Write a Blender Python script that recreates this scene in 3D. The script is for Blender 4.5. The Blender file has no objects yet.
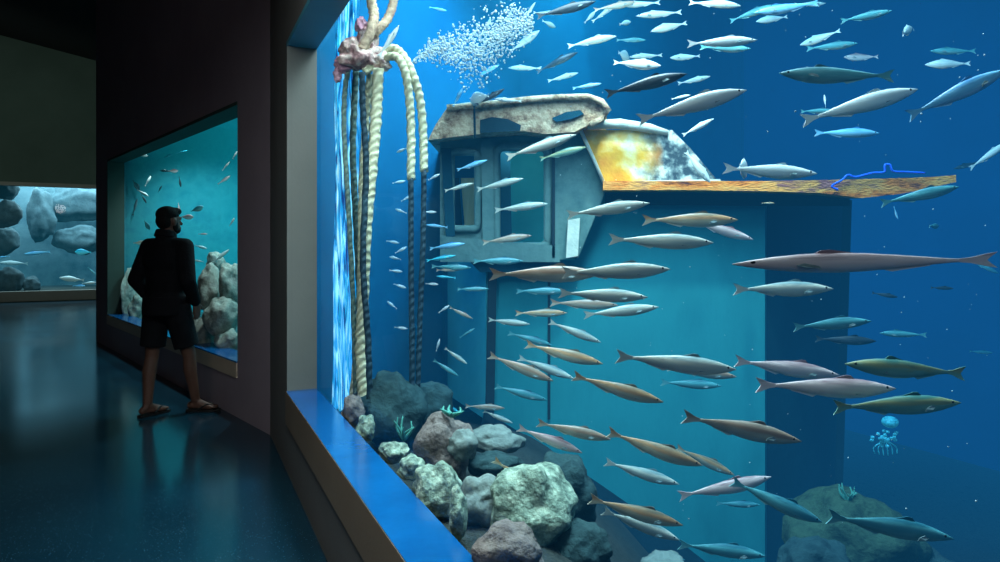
import bpy, bmesh, math, random
from mathutils import Vector, Matrix, noise
random.seed(7)
scn = bpy.context.scene
COL = scn.collection
F, CX, HY, EYE = 700.0, 500.0, 245.0, 1.44      # focal length in px, principal x, horizon row, eye height

def P(px, py, Y):
    return Vector(((px-CX)/F*Y, Y, EYE-(py-HY)/F*Y))

def S(r, g, b):                                   # sRGB 0-255 -> linear
    f = lambda c: (c/255/12.92) if c/255 <= .04045 else ((c/255+.055)/1.055)**2.4
    return (f(r), f(g), f(b), 1.0)

# ------------------------------------------------------------------ materials
def newmat(name):
    m = bpy.data.materials.new(name); m.use_nodes = True
    nt = m.node_tree
    for n in list(nt.nodes): nt.nodes.remove(n)
    out = nt.nodes.new('ShaderNodeOutputMaterial')
    return m, nt, out

def paint(name, cols, scale=4, rough=.6, bump=0, bscale=30, spec=.4, detail=6, stretch=(1,1,1), metallic=0, lo=.3, hi=.7, emit=None, subsurf=0):
    """noise-mixed procedural paint; cols: list of linear colours along the noise"""
    m, nt, out = newmat(name)
    b = nt.nodes.new('ShaderNodeBsdfPrincipled')
    tc = nt.nodes.new('ShaderNodeTexCoord'); mp = nt.nodes.new('ShaderNodeMapping')
    mp.inputs['Scale'].default_value = stretch
    nt.links.new(tc.outputs['Object'], mp.inputs['Vector'])
    nz = nt.nodes.new('ShaderNodeTexNoise'); nz.inputs['Scale'].default_value = scale; nz.inputs['Detail'].default_value = detail
    nz.inputs['Roughness'].default_value = .65
    nt.links.new(mp.outputs['Vector'], nz.inputs['Vector'])
    rp = nt.nodes.new('ShaderNodeValToRGB')
    el = rp.color_ramp.elements
    while len(el) < max(2, len(cols)): el.new(.5)
    if len(cols) == 1: cols = [cols[0], cols[0]]
    for i, c in enumerate(cols):
        el[i].position = lo+(hi-lo)*i/(len(cols)-1); el[i].color = c
    nt.links.new(nz.outputs['Fac'], rp.inputs['Fac'])
    nt.links.new(rp.outputs['Color'], b.inputs['Base Color'])
    b.inputs['Roughness'].default_value = rough
    b.inputs['Specular IOR Level'].default_value = spec
    b.inputs['Metallic'].default_value = metallic
    if emit:
        nt.links.new(rp.outputs['Color'], b.inputs['Emission Color']); b.inputs['Emission Strength'].default_value = emit
    if bump:
        n2 = nt.nodes.new('ShaderNodeTexNoise'); n2.inputs['Scale'].default_value = bscale; n2.inputs['Detail'].default_value = 5
        nt.links.new(mp.outputs['Vector'], n2.inputs['Vector'])
        bp = nt.nodes.new('ShaderNodeBump'); bp.inputs['Strength'].default_value = bump; bp.inputs['Distance'].default_value = .02
        nt.links.new(n2.outputs['Fac'], bp.inputs['Height']); nt.links.new(bp.outputs['Normal'], b.inputs['Normal'])
    nt.links.new(b.outputs['BSDF'], out.inputs['Surface'])
    return m

def glass_mat(name):
    """thin clear acrylic: transparent, with a sheen that grows towards grazing view"""
    m, nt, out = newmat(name)
    tr = nt.nodes.new('ShaderNodeBsdfTransparent'); tr.inputs['Color'].default_value = (.95, .98, .99, 1)
    gl = nt.nodes.new('ShaderNodeBsdfGlossy'); gl.inputs['Roughness'].default_value = .02
    ge = nt.nodes.new('ShaderNodeNewGeometry'); dt = nt.nodes.new('ShaderNodeVectorMath'); dt.operation = 'DOT_PRODUCT'
    nt.links.new(ge.outputs['Normal'], dt.inputs[0]); nt.links.new(ge.outputs['Incoming'], dt.inputs[1])
    def mt(op, a, v1=None, v2=None):
        n = nt.nodes.new('ShaderNodeMath'); n.operation = op; nt.links.new(a, n.inputs[0])
        if v1 is not None: n.inputs[1].default_value = v1
        if v2 is not None: n.inputs[2].default_value = v2
        return n.outputs[0]
    c = mt('ABSOLUTE', dt.outputs['Value']); c = mt('MULTIPLY_ADD', c, -1, 1); c = mt('POWER', c, 5); c = mt('MULTIPLY_ADD', c, .3, .015)
    mx = nt.nodes.new('ShaderNodeMixShader')
    nt.links.new(c, mx.inputs['Fac']); nt.links.new(tr.outputs['BSDF'], mx.inputs[1]); nt.links.new(gl.outputs['BSDF'], mx.inputs[2])
    nt.links.new(mx.outputs['Shader'], out.inputs['Surface'])
    return m

def water_mat(name, absorb, density, glow):
    """homogeneous water: absorption plus the blue in-scattered glow"""
    m, nt, out = newmat(name)
    va = nt.nodes.new('ShaderNodeVolumeAbsorption'); va.inputs['Color'].default_value = absorb; va.inputs['Density'].default_value = density
    em = nt.nodes.new('ShaderNodeEmission'); em.inputs['Color'].default_value = glow; em.inputs['Strength'].default_value = 1
    ad = nt.nodes.new('ShaderNodeAddShader')
    nt.links.new(va.outputs['Volume'], ad.inputs[0]); nt.links.new(em.outputs['Emission'], ad.inputs[1])
    nt.links.new(ad.outputs['Shader'], out.inputs['Volume'])
    return m

def fish_mat(name, back, side, belly, spec=.5, band=None, streak=.5):
    """countershaded fish skin: colour by height across the body, streaked along it"""
    m, nt, out = newmat(name)
    b = nt.nodes.new('ShaderNodeBsdfPrincipled'); b.inputs['Roughness'].default_value = .38; b.inputs['Specular IOR Level'].default_value = spec
    tc = nt.nodes.new('ShaderNodeTexCoord')
    sp = nt.nodes.new('ShaderNodeSeparateXYZ'); nt.links.new(tc.outputs['Object'], sp.inputs['Vector'])
    mp = nt.nodes.new('ShaderNodeMapping'); mp.inputs['Scale'].default_value = (2.5, 20, 26)
    nt.links.new(tc.outputs['Object'], mp.inputs['Vector'])
    nz = nt.nodes.new('ShaderNodeTexNoise'); nz.inputs['Scale'].default_value = 1.6; nz.inputs['Detail'].default_value = 4
    nt.links.new(mp.outputs['Vector'], nz.inputs['Vector'])
    m1 = nt.nodes.new('ShaderNodeMath'); m1.operation = 'MULTIPLY_ADD'; m1.inputs[1].default_value = 5.6; m1.inputs[2].default_value = .5
    nt.links.new(sp.outputs['Z'], m1.inputs[0])
    m2 = nt.nodes.new('ShaderNodeMath'); m2.operation = 'MULTIPLY_ADD'; m2.inputs[1].default_value = streak; m2.inputs[2].default_value = -streak/2
    nt.links.new(nz.outputs['Fac'], m2.inputs[0])
    m3 = nt.nodes.new('ShaderNodeMath'); m3.operation = 'ADD'
    nt.links.new(m1.outputs[0], m3.inputs[0]); nt.links.new(m2.outputs[0], m3.inputs[1])
    rp = nt.nodes.new('ShaderNodeValToRGB'); el = rp.color_ramp.elements
    stops = [(.12, belly), (.42, side), (.62, band or side), (.85, back)]
    while len(el) < 4: el.new(.5)
    for e, (p, c) in zip(el, stops): e.position = p; e.color = c
    nt.links.new(m3.outputs[0], rp.inputs['Fac']); nt.links.new(rp.outputs['Color'], b.inputs['Base Color'])
    nt.links.new(b.outputs['BSDF'], out.inputs['Surface'])
    return m

# ------------------------------------------------------------------ mesh helpers
def link(o):
    COL.objects.link(o); return o

def mesh_obj(name, verts, faces, m, parent=None, smooth=False):
    me = bpy.data.meshes.new(name); me.from_pydata([tuple(v) for v in verts], [], faces); me.update()
    bm = bmesh.new(); bm.from_mesh(me); bmesh.ops.recalc_face_normals(bm, faces=bm.faces); bm.to_mesh(me); bm.free()
    if smooth: me.polygons.foreach_set('use_smooth', [True]*len(me.polygons))
    me.materials.append(m)
    o = link(bpy.data.objects.new(name, me))
    if parent is not None: o.parent = parent
    return o

class MB:
    def __init__(s): s.v = []; s.f = []
    def add(s, vs, fs):
        b = len(s.v); s.v += [Vector(v) for v in vs]; s.f += [tuple(b+i for i in f) for f in fs]
    def prism(s, front, back):
        n = len(front)
        s.add(list(front)+list(back), [tuple(range(n)), tuple(range(2*n-1, n-1, -1))]+[(i, (i+1) % n, n+(i+1) % n, n+i) for i in range(n)])
    def box(s, c, d):
        x, y, z = c; a, b, h = d[0]/2, d[1]/2, d[2]/2
        s.prism([(x-a, y-b, z-h), (x+a, y-b, z-h), (x+a, y-b, z+h), (x-a, y-b, z+h)], [(x-a, y+b, z-h), (x+a, y+b, z-h), (x+a, y+b, z+h), (x-a, y+b, z+h)])
    def plan(s, pts, z0, z1):
        s.prism([(x, y, z0) for x, y in pts], [(x, y, z1) for x, y in pts])
    def tube(s, pts, rad, seg=8, wob=0):
        pts = [Vector(p) for p in pts]; n = len(pts)
        rad = rad if isinstance(rad, (list, tuple)) else [rad]*n
        rings = []; up = Vector((0.13, .2, 1)).normalized()
        for i, p in enumerate(pts):
            t = (pts[min(i+1, n-1)]-pts[max(i-1, 0)]).normalized()
            u = t.cross(up)
            if u.length < .05: u = t.cross(Vector((1, 0, 0)))
            u.normalize(); w = t.cross(u)
            r = rad[i]
            rings.append([p+(u*math.cos(k/seg*2*math.pi)+w*math.sin(k/seg*2*math.pi))*r*(1+wob*math.sin(i*1.7+k*2.1)) for k in range(seg)])
        vs = [v for r in rings for v in r]; fs = []
        for i in range(n-1):
            for k in range(seg): fs.append((i*seg+k, i*seg+(k+1) % seg, (i+1)*seg+(k+1) % seg, (i+1)*seg+k))
        fs.append(tuple(range(seg-1, -1, -1))); fs.append(tuple((n-1)*seg+k for k in range(seg)))
        s.add(vs, fs)
    def ell(s, c, r, nu=12, nv=8, rot=None):
        c = Vector(c); vs = []; fs = []
        for j in range(1, nv):
            th = math.pi*j/nv
            for i in range(nu):
                ph = 2*math.pi*i/nu
                v = Vector((r[0]*math.sin(th)*math.cos(ph), r[1]*math.sin(th)*math.sin(ph), r[2]*math.cos(th)))
                vs.append(c+(rot @ v if rot else v))
        t = Vector((0, 0, r[2])); t = rot @ t if rot else t
        vs += [c+t, c-t]; a, b = len(vs)-2, len(vs)-1
        for j in range(nv-2):
            for i in range(nu): fs.append((j*nu+i, j*nu+(i+1) % nu, (j+1)*nu+(i+1) % nu, (j+1)*nu+i))
        for i in range(nu):
            fs.append((a, (i+1) % nu, i)); fs.append((b, (nv-2)*nu+i, (nv-2)*nu+(i+1) % nu))
        s.add(vs, fs)
    def bone(s, p, q, r0, r1, flat=1):
        """tapered limb segment with round ends"""
        p, q = Vector(p), Vector(q); t = (q-p).normalized()
        s.tube([p-t*r0*.98, p-t*r0*.75, p-t*r0*.35, p, p.lerp(q, .5), q, q+t*r1*.35, q+t*r1*.75, q+t*r1*.98],
               [r0*.12, r0*.66, r0*.94, r0, (r0+r1)/2, r1, r1*.94, r1*.66, r1*.12], 12)
    def build(s, name, m, parent=None, smooth=False, loc=None):
        vs = s.v
        if loc is not None: vs = [v-Vector(loc) for v in vs]
        o = mesh_obj(name, vs, s.f, m, parent, smooth)
        if loc is not None: o.location = loc
        return o

def spline(pts, n=10):
    pts = [Vector(p) for p in pts]; out = []
    q = [pts[0]*2-pts[1]]+pts+[pts[-1]*2-pts[-2]]
    for i in range(1, len(q)-2):
        for k in range(n):
            t = k/n; a, b, c, d = q[i-1], q[i], q[i+1], q[i+2]
            out.append(.5*((2*b)+(c-a)*t+(2*a-5*b+4*c-d)*t*t+(3*b-a-3*c+d)*t**3))
    out.append(pts[-1]); return out

def tag(o, label, cat, group=None, kind=None):
    o['label'] = label; o['category'] = cat
    if group: o['group'] = group
    if kind: o['kind'] = kind
    return o
def struct(o):
    o['kind'] = 'structure'; return o
def empty(name, loc):
    o = link(bpy.data.objects.new(name, None)); o.location = loc; o.empty_display_size = .1
    return o
def adopt(o, root):                                # parent keeping world-space vertices
    o.parent = root; o.matrix_parent_inverse = Matrix.Translation(root.location).inverted(); return o

# ------------------------------------------------------------------ camera
cd = bpy.data.cameras.new('camera'); cam = link(bpy.data.objects.new('camera', cd))
cam.location = (0, 0, EYE); cam.rotation_euler = (math.pi/2, 0, 0)
cd.sensor_width = 36; cd.lens = 36*F/1000; cd.shift_y = -36/1000; cd.clip_start = .05; cd.clip_end = 200
scn.camera = cam

# ------------------------------------------------------------------ plan geometry of the hall
n1, d1 = Vector((.911, .4115)), Vector((-.4115, .911))       # normal (into tank) and direction of the big window wall
n2, d2 = Vector((.769, .639)), Vector((-.639, .769))         # the second window wall
A1, G1, A2, G2 = .596, .787, 2.05, 2.27
def on(n, d, a, t): return n*a+d*t
def hit(n, d, a, px):                             # t along the wall line where image column px crosses it
    k = (px-CX)/F; den = n.y+n.x*k
    Y = a/den; p = Vector((k*Y, Y)); return p.dot(d)
def Yg(px): return G1/(n1.y+n1.x*(px-CX)/F)
corner = Vector((-1.742, 5.304))
tc1 = corner.dot(d1); tc2 = corner.dot(d2)
tj1 = hit(n1, d1, A1, 288)                        # far jamb of the big window
te1 = -3.2
ta2, tb2 = hit(n2, d2, A2, 237.5), hit(n2, d2, A2, 108)       # second window, near and far jamb
tend2 = hit(n2, d2, A2, 96)
Z1B, Z1L, Z1T = .315, .524, 2.69                  # big window: beige lip bottom, ledge top, head
Z2B, Z2L, Z2T = .33, .468, 2.61
WH = 6.6

M = {}
M['wall'] = paint('wall_paint', [S(146, 128, 136), S(158, 140, 146)], 1.5, .75, .1, 60, .2)
M['wall_warm'] = paint('wall_warm', [S(104, 98, 94), S(114, 108, 102)], 1.5, .7, .1, 60, .25)
M['wall_back'] = paint('wall_back', [S(58, 72, 64), S(70, 84, 76)], .6, .8, .1, 30, .2)
M['jamb'] = paint('jamb_paint', [S(106, 106, 98), S(116, 114, 106)], 2, .6, .05, 60, .3)
M['beige'] = paint('beige_paint', [S(120, 100, 82), S(130, 110, 90)], 2, .6, .05, 60, .3)
M['ceil'] = paint('ceiling_black', [S(8, 9, 11), S(12, 13, 15)], 2, .9, 0)
M['blue_ledge'] = paint('blue_ledge', [S(6, 72, 124), S(10, 90, 148)], 3, .16, .04, 12, .6)
def floor_mat():
    m, nt, out = newmat('floor_resin')
    b = nt.nodes.new('ShaderNodeBsdfPrincipled'); tc = nt.nodes.new('ShaderNodeTexCoord')
    n1_ = nt.nodes.new('ShaderNodeTexNoise'); n1_.inputs['Scale'].default_value = .9; n1_.inputs['Detail'].default_value = 5
    v = nt.nodes.new('ShaderNodeTexVoronoi'); v.inputs['Scale'].default_value = 70
    for n in (n1_, v): nt.links.new(tc.outputs['Object'], n.inputs['Vector'])
    r1 = nt.nodes.new('ShaderNodeValToRGB'); r1.color_ramp.elements[0].color = S(12, 40, 54); r1.color_ramp.elements[1].color = S(18, 56, 70)
    r1.color_ramp.elements[0].position = .3; r1.color_ramp.elements[1].position = .7
    r2 = nt.nodes.new('ShaderNodeValToRGB'); r2.color_ramp.elements[0].color = (1, 1, 1, 1); r2.color_ramp.elements[1].color = (0, 0, 0, 1)
    r2.color_ramp.elements[0].position = .06; r2.color_ramp.elements[1].position = .14
    mx = nt.nodes.new('ShaderNodeMixRGB'); mx.inputs[2].default_value = S(120, 150, 160)
    nt.links.new(n1_.outputs['Fac'], r1.inputs['Fac']); nt.links.new(v.outputs['Distance'], r2.inputs['Fac'])
    nt.links.new(r2.outputs['Color'], mx.inputs['Fac']); nt.links.new(r1.outputs['Color'], mx.inputs[1]); nt.links.new(mx.outputs['Color'], b.inputs['Base Color'])
    rr = nt.nodes.new('ShaderNodeMapRange'); rr.inputs[3].default_value = .09; rr.inputs[4].default_value = .22
    nt.links.new(n1_.outputs['Fac'], rr.inputs[0]); nt.links.new(rr.outputs[0], b.inputs['Roughness'])
    b.inputs['Specular IOR Level'].default_value = .5
    nt.links.new(b.outputs['BSDF'], out.inputs['Surface']); return m
M['floor'] = floor_mat()
M['glass'] = glass_mat('acrylic_pane')

def seg(mb, n, d, a0, a1, t0, t1, z0, z1):        # a straight block between two offsets from a wall line
    q = [on(n, d, a0, t0), on(n, d, a0, t1), on(n, d, a1, t1), on(n, d, a1, t0)]
    mb.plan([(p.x, p.y) for p in q], z0, z1)
def quad(n, d, a, t0, t1, z0, z1):
    p, q = on(n, d, a, t0), on(n, d, a, t1)
    return [(p.x, p.y, z0), (q.x, q.y, z0), (q.x, q.y, z1), (p.x, p.y, z1)]

# floor and ceiling
fl = MB(); fl.plan([(-17, -4.5), (4, -4.5), (2.6, -4.2), (-1.6, 5.35), (-6.0, 10.6), (-5, 19.5), (-12, 19.5), (-17, 16)], -.12, 0); struct(fl.build('floor', M['floor']))
ce = MB()
cz = lambda x: 6.66-.21*(x+12.43)
cm1 = on(n1, d1, A1+.08, te1); ce2 = on(n2, d2, A2+.08, tend2)
cpts = [(-18, -4.3), (cm1.x, cm1.y), (corner.x+.1, corner.y), (ce2.x, ce2.y), (-4.5, 22), (-18, 22)]
ce.prism([(x, y, cz(x)) for x, y in cpts], [(x, y, cz(x)+.15) for x, y in cpts]); struct(ce.build('ceiling', M['ceil']))

# big-window wall
w = MB()
seg(w, n1, d1, A1, G1-.012, te1, tc1, -.1, Z1B); seg(w, n1, d1, A1, G1-.012, te1, tc1, Z1T+.03, WH)
seg(w, n1, d1, A1, G1-.012, tj1+.03, tc1, Z1B, Z1T+.03)
w2 = MB(); seg(w2, n1, d1, A1+.02, G1-.012, te1, tj1+.03, Z1B, Z1L-.015)
struct(w.build('wall_right', M['wall_warm']))
t = MB(); seg(t, n1, d1, A1-.006, G1-.013, tj1, tj1+.03, Z1L, Z1T); struct(t.build('trim_1', M['jamb'])); t = MB(); seg(t, n1, d1, A1-.006, G1-.013, te1, tj1+.03, Z1T, Z1T+.03)
M['teal_bounce_paint'] = paint('teal_bounce_paint', [S(56, 132, 152), S(64, 142, 160)], 2, .5)  # tank light on the window head, painted in as a teal tint
struct(t.build('trim_10', M['teal_bounce_paint']))
t = MB(); seg(t, n1, d1, A1-.012, A1+.02, te1, tj1+.03, Z1B, Z1L-.004); struct(t.build('trim_2', M['beige']))
struct(w2.build('trim_3', M['beige']))
t = MB(); seg(t, n1, d1, A1-.01, G1-.013, te1, tj1, Z1L-.014, Z1L); struct(t.build('trim_4', M['blue_ledge']))
struct(mesh_obj('window_1', quad(n1, d1, G1, te1, tj1+.05, Z1L-.05, Z1T+.1), [(0, 1, 2, 3)], M['glass']))
# second-window wall
w = MB()
seg(w, n2, d2, A2, G2-.012, tc2, tend2, -.1, Z2B); seg(w, n2, d2, A2, G2-.012, tc2, tend2, Z2T+.03, WH)
seg(w, n2, d2, A2, G2-.012, tc2, ta2, Z2B, Z2T+.03); seg(w, n2, d2, A2, G2-.012, tb2+.03, tend2, Z2B, Z2T+.03)
seg(w, n2, d2, G2-.012, G2+1.5, tend2-.2, tend2, -.1, WH)
struct(w.build('wall_middle', M['wall']))
t = MB(); seg(t, n2, d2, A2-.006, G2-.013, tb2, tb2+.03, Z2L, Z2T); seg(t, n2, d2, A2-.006, G2-.013, ta2, tb2+.03, Z2T, Z2T+.03)
struct(t.build('trim_5', M['wall_back']))
t = MB(); seg(t, n2, d2, A2-.012, G2-.02, ta2, tb2+.03, Z2B, Z2L-.012); struct(t.build('trim_6', paint('beige_dim', [S(186, 164, 142), S(198, 176, 152)], 2, .6)))
t = MB(); seg(t, n2, d2, A2-.01, G2-.013, ta2, tb2, Z2L-.012, Z2L); struct(t.build('trim_7', M['blue_ledge']))
struct(mesh_obj('window_2', quad(n2, d2, G2, ta2-.05, tb2+.05, Z2L-.05, Z2T+.1), [(0, 1, 2, 3)], M['glass']))
# back wall with its wide window
b0, b1 = Vector((-12.43, 17.4)), Vector((-10.6, 18.37)); d3 = (b1-b0).normalized(); n3 = Vector((-d3.y, d3.x))
A3 = b0.dot(n3); t0 = b0.dot(d3); G3 = A3+.25
Z3B, Z3T = .27, 3.02
w = MB()
seg(w, n3, d3, A3, G3, t0-3, t0+6.5, -.1, Z3B-.25+.0); seg(w, n3, d3, A3, G3, t0-3, t0+6.5, Z3T, 8)
seg(w, n3, d3, A3, G3, t0-3, t0-1.6, .02, Z3T); seg(w, n3, d3, A3, G3, t0+4.2, t0+6.5, .02, Z3T)
struct(w.build('wall_back', M['wall_back']))
t = MB(); seg(t, n3, d3, A3-.03, G3-.01, t0-1.6, t0+4.2, .02, Z3B); struct(t.build('trim_8', M['jamb']))
t = MB(); seg(t, n3, d3, A3-.02, G3-.01, t0-1.6, t0+4.2, Z3T-.09, Z3T); struct(t.build('trim_9', M['jamb']))
struct(mesh_obj('window_3', quad(n3, d3, G3, t0-1.7, t0+4.3, Z3B-.05, Z3T+.05), [(0, 1, 2, 3)], M['glass']))
# unseen sides that close the room
w = MB(); w.plan([(-16.6, 15.6), (-16.8, 15.5), (-7.2, -4.2), (-7, -4.1)], -.1, 8); struct(w.build('wall_left', M['wall']))
w = MB(); w.plan([(-7.2, -4.2), (3, -4.2), (3, -4.4), (-7.2, -4.4)], -.1, 8); struct(w.build('wall_rear', M['wall']))

# ------------------------------------------------------------------ tank shells and water
M['tank_blue'] = paint('tank_blue', [S(14, 108, 150), S(22, 122, 164)], .8, .8, .15, 6, .2)
M['tank_teal'] = paint('tank_teal', [S(20, 130, 150), S(70, 165, 175), S(30, 110, 140)], 1.6, .9, .4, 4, .2)
M['tank_grey'] = paint('tank_grey', [S(60, 96, 110), S(120, 150, 158), S(70, 104, 120)], .9, .9, .6, 3, .2)
M['sand'] = paint('gravel', [S(22, 30, 30), S(52, 58, 54), S(32, 38, 36)], 22, .9, .6, 60, .2)
dv = Vector((.6, .8)).normalized()
gL = on(n1, d1, G1+.03, tj1+.30)                   # left end of the big tank at the glass
gR = on(n1, d1, G1+.03, te1+.3)
T1 = [gL, gR, gR+n1*8.3, gL+dv*9.2]
def offs(poly, k):
    c = sum((Vector(p) for p in poly), Vector((0, 0)))/len(poly)
    return [Vector(p)+(Vector(p)-c).normalized()*k for p in poly]
def wall_seg(name, p, q, z0, z1, m, th=.12):
    p, q = Vector(p), Vector(q); d = (q-p).normalized(); n = Vector((d.y, -d.x))
    mb = MB(); mb.plan([tuple(p), tuple(q), tuple(q+n*th), tuple(p+n*th)], z0, z1); return struct(mb.build(name, m))
TF, TT = -1.3, 6.6
wall_seg('wall_tank_end', T1[3]+(T1[3]-T1[0]).normalized()*.1, T1[0], TF, TT, M['tank_blue'], .12)
M['tank_blue_dimmed'] = paint('tank_blue_dimmed', [S(6, 62, 104), S(10, 72, 116)], .8, .8, .15, 6, .2)  # tank blue darkened; the dimness of these walls is painted in
wall_seg('wall_tank_far', T1[2], T1[3], TF, TT, M['tank_blue_dimmed'], -.12)
wall_seg('wall_tank_near', T1[1], T1[2], TF, TT, M['tank_blue_dimmed'], -.12)
def water(name, poly, z0, z1, m):
    mb = MB(); mb.plan([tuple(p) for p in poly], z0, z1); return struct(mb.build(name, m))
water('water', T1, TF+.02, TT-.1, water_mat('deep_water', (.15, .72, .95, 1), .12, (.0006, .0085, .019, 1)))

def smooth(a, b, x):
    x = min(1, max(0, (x-a)/(b-a))); return x*x*(3-2*x)
def bed(x, y):
    return .47-1.2*smooth(0, 1.6, x)-.12*max(0, y-2.2)+.035*noise.noise((x*2.2, y*2.2, 0))
def seabed():
    vs, fs = [], []; N, K = 60, 60
    a, b, c, d = T1
    for i in range(N+1):
        u = (i/N)
        for j in range(K+1):
            v = (j/K)**1.5
            p = (a.lerp(b, u)).lerp(d.lerp(c, u), v); vs.append((p.x, p.y, max(TF+.05, bed(p.x, p.y))))
    for i in range(N):
        for j in range(K): q = i*(K+1)+j; fs.append((q, q+1, q+K+2, q+K+1))
    return struct(mesh_obj('ground', vs, fs, M['sand'], smooth=True))
seabed()

# second tank
T2 = [on(n2, d2, G2+.01, ta2-.3), on(n2, d2, G2+.01, tb2+.25), on(n2, d2, G2+2.6, tb2+.25), on(n2, d2, G2+2.6, ta2-.3)]
wall_seg('wall_reef_back', T2[2], T2[3], -.2, 3.6, M['tank_teal'], -.1)
wall_seg('wall_reef_far', T2[1], T2[2], -.2, 3.6, M['tank_teal'], -.1)
wall_seg('wall_reef_near', T2[3], T2[0], -.2, 3.6, M['tank_teal'], -.1)
mb = MB(); mb.plan([tuple(p) for p in T2], .3, .4); struct(mb.build('ground', M['sand']))
water('water', T2, .41, 3.3, water_mat('reef_water', (.1, .8, .9, 1), .16, (.0005, .030, .037, 1)))
# third tank
T3 = [on(n3, d3, G3+.01, t0-1.8), on(n3, d3, G3+.01, t0+4.4), on(n3, d3, G3+3.2, t0+4.4), on(n3, d3, G3+3.2, t0-1.8)]
wall_seg('wall_rocky_back', T3[3], T3[2], 0, 4.2, M['tank_grey'], -.15)
wall_seg('wall_rocky_near', T3[0], T3[3], 0, 4.2, M['tank_grey'], -.15)
wall_seg('wall_rocky_far', T3[2], T3[1], 0, 4.2, M['tank_grey'], -.15)
mb = MB(); mb.plan([tuple(p) for p in T3], .1, .24); struct(mb.build('ground', M['sand']))
water('water', T3, .25, 3.8, water_mat('pool_water', (.2, .75, .9, 1), .10, (.001, .014, .022, 1)))

# ------------------------------------------------------------------ lights
def area(name, loc, target, size, energy, color, size_y=None, spread=math.pi):
    l = bpy.data.lights.new(name, 'AREA'); l.energy = energy; l.color = color; l.size = size; l.spread = spread
    if size_y: l.shape = 'RECTANGLE'; l.size_y = size_y
    o = link(bpy.data.objects.new(name, l)); o.location = loc
    o.rotation_euler = (Vector(target)-Vector(loc)).to_track_quat('-Z', 'Y').to_euler(); return o
def spot(name, loc, target, energy, color, ang, blend=.5, r=.1):
    l = bpy.data.lights.new(name, 'SPOT'); l.energy = energy; l.color = color; l.spot_size = math.radians(ang); l.spot_blend = blend; l.shadow_soft_size = r
    o = link(bpy.data.objects.new(name, l)); o.location = loc
    o.rotation_euler = (Vector(target)-Vector(loc)).to_track_quat('-Z', 'Y').to_euler(); return o
gm = on(n1, d1, G1+.2, 2.3)
area('tank_strip_light', (gm.x, gm.y, 3.55), (gm.x+1.5, gm.y+.75, .6), .5, 180, (.80, .97, 1), 3.2)
area('tank_key_light', (.5, 3.6, 4.75), (.4, 3.6, 0), 2.2, 260, (.85, .97, 1), 1.6)
area('tank_wash_light', (2.6, 3.6, 4.75), (1.9, 4.8, 1.2), 2.6, 55, (.6, .95, 1), 1.4)
spot('tank_blue_light', (.05, 4.75, 4.9), (-.5, 5.75, 1.0), 900, (.06, .6, .95), 62, .9, .2)
area('tank_near_light', tuple(on(n1, d1, G1+.16, -.1))+(3.3,), (1.9, 2.4, .6), .4, 18, (.8, .97, 1), 2.2)
area('tank_back_light', (.9, 6.6, 5.0), (1.4, 8.2, 3.4), 2.6, 175, (.3, .97, .97), .8)
spot('deck_spot', (1.1, 3.4, 4.7), (1.15, 4.8, 2.1), 620, (1, .88, .66), 34)
area('cabin_fill_light', P(520, 146, 5.0), P(518, 215, 5.6), .3, 1.6, (.7, 1, .95))  # unseen lamp added to brighten the cabin interior
spot('rock_spot', (.3, 2.8, 4.7), (-.05, 2.6, .4), 170, (.85, 1, .95), 34)
c2 = (T2[0]+T2[1]+T2[2]+T2[3])/4
for k in range(2): spot('reef_light', (c2.x+d2.x*(k*3-1.5), c2.y+d2.y*(k*3-1.5), 3.25), (c2.x+d2.x*(k*3-1.5), c2.y+d2.y*(k*3-1.5), 0), 150, (.6, .95, 1), 140, .8, .08)
for k in range(3):
    r2 = on(n2, d2, G2+.3, ta2+(tb2-ta2)*(.15+.35*k)); spot('reef_front_light', (r2.x, r2.y, 3.2), (r2.x+n2.x*1.1, r2.y+n2.y*1.1, 1.0), 210, (.8, .97, 1), 120, .8, .06)
c3 = (T3[0]+T3[1]+T3[2]+T3[3])/4
area('rocky_light', (c3.x, c3.y, 3.7), (c3.x, c3.y, 0), 5, 400, (.7, .93, 1), 2)
spot('hall_fill_light', (-2.0, -3.2, 3.4), (-1.9, 5.0, 1.6), 78, (1, .9, .86), 70, 1, .25)  # unseen lamp added behind the viewer to lift the dark hall
spot('back_wall_fill_light', (-11.5, 6, 5.2), (-11.6, 17.6, 3.6), 1400, (.8, 1, .92), 50, 1, .7)  # unseen lamp added to brighten the back wall
wd = bpy.data.worlds.new('world'); scn.world = wd; wd.use_nodes = True
wd.node_tree.nodes['Background'].inputs['Color'].default_value = (.02, .03, .04, 1); wd.node_tree.nodes['Background'].inputs['Strength'].default_value = .1

# ------------------------------------------------------------------ sunken boat
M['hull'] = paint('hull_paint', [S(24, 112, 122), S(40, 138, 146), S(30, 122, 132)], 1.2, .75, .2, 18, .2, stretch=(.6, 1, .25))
M['hull_dark'] = paint('hull_shadow_paint', [S(10, 62, 82), S(16, 76, 92)], 2, .8, .2, 14, .2)  # darker copy of the hull colour, shade of the turned-away aft face painted in
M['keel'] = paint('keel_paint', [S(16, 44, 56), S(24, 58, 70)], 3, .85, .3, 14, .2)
M['cabin'] = paint('cabin_paint', [S(66, 104, 106), S(100, 134, 130), S(74, 112, 112)], 3, .7, .25, 18, .25)
M['cabin_in'] = paint('cabin_inside', [S(50, 160, 166), S(70, 176, 176)], 2, .8, .1, 10, .2)
M['rust_deck'] = paint('rusty_deck', [S(80, 40, 34), S(236, 128, 44), S(246, 168, 84), S(150, 88, 84), S(214, 140, 124)], 5, .8, .7, 40, .2, lo=.28, hi=.72, stretch=(.7, 1, 2.5))
M['sandy'] = paint('encrusted_roof', [S(84, 60, 48), S(176, 144, 116), S(214, 190, 158), S(150, 104, 88)], 13, .9, .9, 34, .2, lo=.3, hi=.7)
M['rust_panel'] = None
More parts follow.
